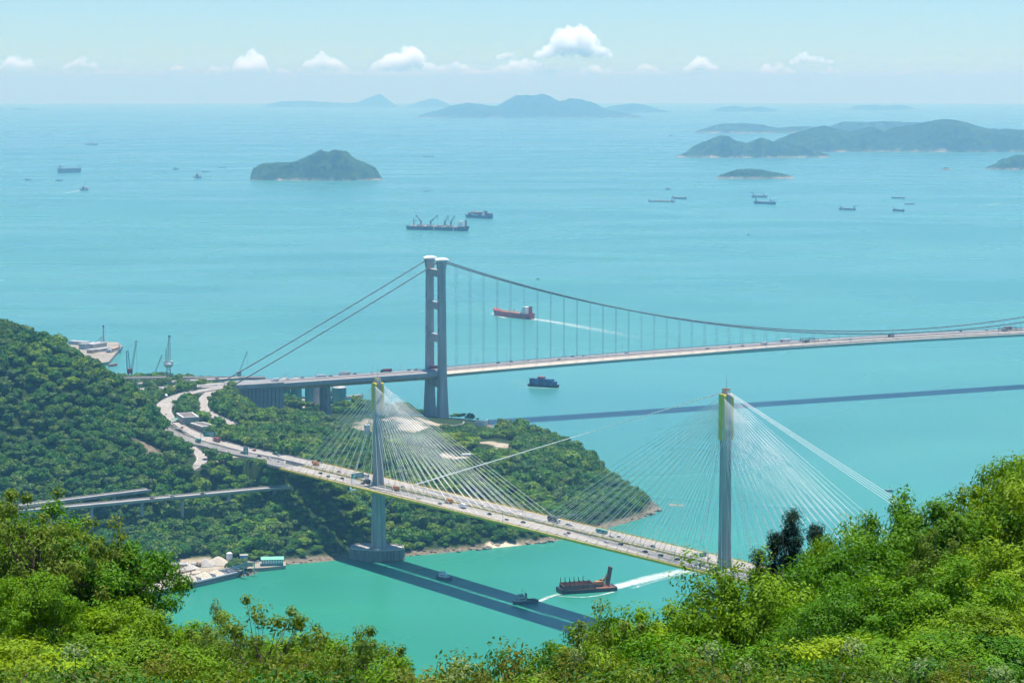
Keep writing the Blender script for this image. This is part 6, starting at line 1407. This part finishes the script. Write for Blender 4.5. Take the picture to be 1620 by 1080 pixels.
SIL = [(-60, 800), (0, 806), (60, 800), (110, 836), (150, 834), (200, 856), (250, 888), (285, 945), (330, 975), (400, 988), (440, 1003), (500, 1006), (560, 1004), (600, 1024), (650, 1048), (800, 1052), (900, 1022), (950, 985), (1000, 962), (1060, 932), (1120, 926), (1180, 900), (1240, 872), (1300, 866), (1340, 840), (1390, 786), (1450, 774), (1500, 780), (1545, 778), (1580, 730), (1620, 712), (1680, 715)]
rgf = random.Random(33)
for r, (Yr, dv, stp) in enumerate(((84, 0, 68), (70, 102, 104), (56, 205, 120))):
    u = -50+r*37
    while u < 1680:
        sl = lambda q: float(np.interp(q, [a[0] for a in SIL], [a[1] for a in SIL]))
        v = max(sl(u), sl(u-62)-30, sl(u+62)-30)+dv+rgf.uniform(-12, 22)*(r > 0)
        if v < 1040 and not (r == 0 and 1195 < u < 1300): fore.append((u, v, Yr-(v-800)*.045*(r == 0)+rgf.uniform(-3, 3), rgf.choice(['A0', 'A1', 'A2', 'A3', 'A4', 'A5']), rgf.uniform(.85, 1.1)))
        u += stp*rgf.uniform(.75, 1.2)
for u, v in ((1090, 1012), (1200, 1016), (1300, 1010), (1390, 1014), (1480, 1008), (1580, 1012), (60, 1010), (200, 1016)): fore.append((u, v, 46, 'A%d' % (u % 6), 1.0))
for u, v, kd in ((600, 1036, 'S3'), (655, 1046, 'S0'), (705, 1040, 'S3'), (765, 1047, 'S0'), (815, 1038, 'S1'), (870, 1026, 'S1'), (630, 1030, 'T'), (935, 1022, 'D0'), (500, 1030, 'S3'), (440, 1030, 'S0'), (960, 1012, 'S3')): fore.append((u, v, 52, kd, 1.1))
for u in range(-20, 1660, 52): fore.append((u+rgf.uniform(-18, 18), 1052+rgf.uniform(-14, 12), rgf.uniform(36, 42), rgf.choice(['S0', 'S1', 'S2', 'S3', 'S0', 'D0', 'S2']), rgf.uniform(1.0, 1.4)))
for u in range(-40, 1680, 60): fore.append((u+rgf.uniform(-18, 18), 1072+rgf.uniform(-10, 8), rgf.uniform(29, 33), rgf.choice(['S0', 'S1', 'S2', 'S3', 'S0']), rgf.uniform(.9, 1.2)))
for u, v in ((118, 1022), (1145, 1018), (690, 1058), (1330, 1010), (1180, 1045)): fore.append((u, v, 40, 'D0', 1.1))
for u, v in ((60, 1040), (1000, 1062), (1520, 1040)): fore.append((u, v, 38, 'S1', 1.2))
def zone(u): return 'in the left foreground' if u < 620 else ('in the right foreground' if u > 930 else 'along the bottom centre')
cnt = {}; tot = {}; fore.sort()
for f in fore: k = (f[3][0], zone(f[0])); tot[k] = tot.get(k, 0)+1
def ordi(i): 
    if i < len(ORD): return ORD[i]
    return '%d%s' % (i+1, {1: 'st', 2: 'nd', 3: 'rd'}.get((i+1) % 10 if (i+1)//10 != 1 else 0, 'th'))
NAMES = {'A': 'acacia_tree', 'T': 'sapling', 'B': 'open_crowned_tree', 'C': 'casuarina_tree', 'S': 'shrub', 'D': 'pale_bush'}
for u, v, y, kd, wf in fore:
    p = PY(u, v, y); g = float(gz(p.x, y)); hgt = max(1.2 if kd[0] in 'SD' else 3.0, p.z-g); sp = SPEC[kd]; s = hgt/sp['h']; sw = s*wf
    if kd[0] in 'AB': sw = min(max(sw, .8*wf), 1.2*wf)
    if kd[0] in 'SD': sw = min(max(sw, .8*wf), 1.25*wf)
    k = (kd[0], zone(u)); i = cnt.get(k, 0); cnt[k] = i+1
    t = bpy.data.objects.new(NAMES[kd[0]], None); COL.objects.link(t); t.location = (p.x, y, p.z-hgt); t.rotation_euler = (0, 0, rgf.uniform(0, 6.28)); t.scale = (sw, sw, s)
    tag(t, '%s %s%s' % (FLOOK[kd[0]], zone(u), '' if tot[k] == 1 else ', %s of these from the left' % ordi(i)), 'shrub' if kd[0] in 'SD' else 'tree', FLOOK[kd[0]]+'s '+zone(u))
    link('crown', sp['crown'], t); link('trunk', sp['trunk'], t)
# ================================================================ PLANT THE HEADLAND
X, Y, Z, SCL, IDX, ROT, ONE, UU, VV = forest()
k = ~ONE; f = scatter('forest_canopy', X[k], Y[k], Z[k]-.5, SCL[k], ROT[k], CROWN, IDX[k], np.random.default_rng(5).uniform(.8, 1.25, k.sum()))
tag(f, 'dense dark green woodland covering the hill and the headland', 'woodland', kind='stuff')
LOOK = ['dark green round-crowned tree', 'mid green spreading tree', 'light green bushy tree', 'greyish green narrow tree', 'mid green tall tree', 'dark green broad low tree']
def where(u, v):
    if u > 640 and v > 800: return 'above the rocky shore right of the left bridge tower'
    if u > 640: return 'on the wooded headland right of the left bridge tower'
    if u < 470 and v < 770: return 'on the wooded ground beside the highway bend'
    if u < 470: return 'below the low viaduct above the sand depot'
    return 'on the shaded slope under the cable-stayed deck'
for i in np.where(ONE)[0]:
    w = where(UU[i], VV[i]); kd = int(IDX[i])
    t = bpy.data.objects.new('broadleaf_tree', None); COL.objects.link(t); t.location = (X[i], Y[i], Z[i]-.5); t.rotation_euler = (0, 0, ROT[i]); s = SCL[i]; t.scale = (s, s, s)
    tag(t, LOOK[kd]+' '+w, 'tree', LOOK[kd]+'s '+w)
    link('crown', CROWN[kd], t); link('trunk', TRUNK, t)
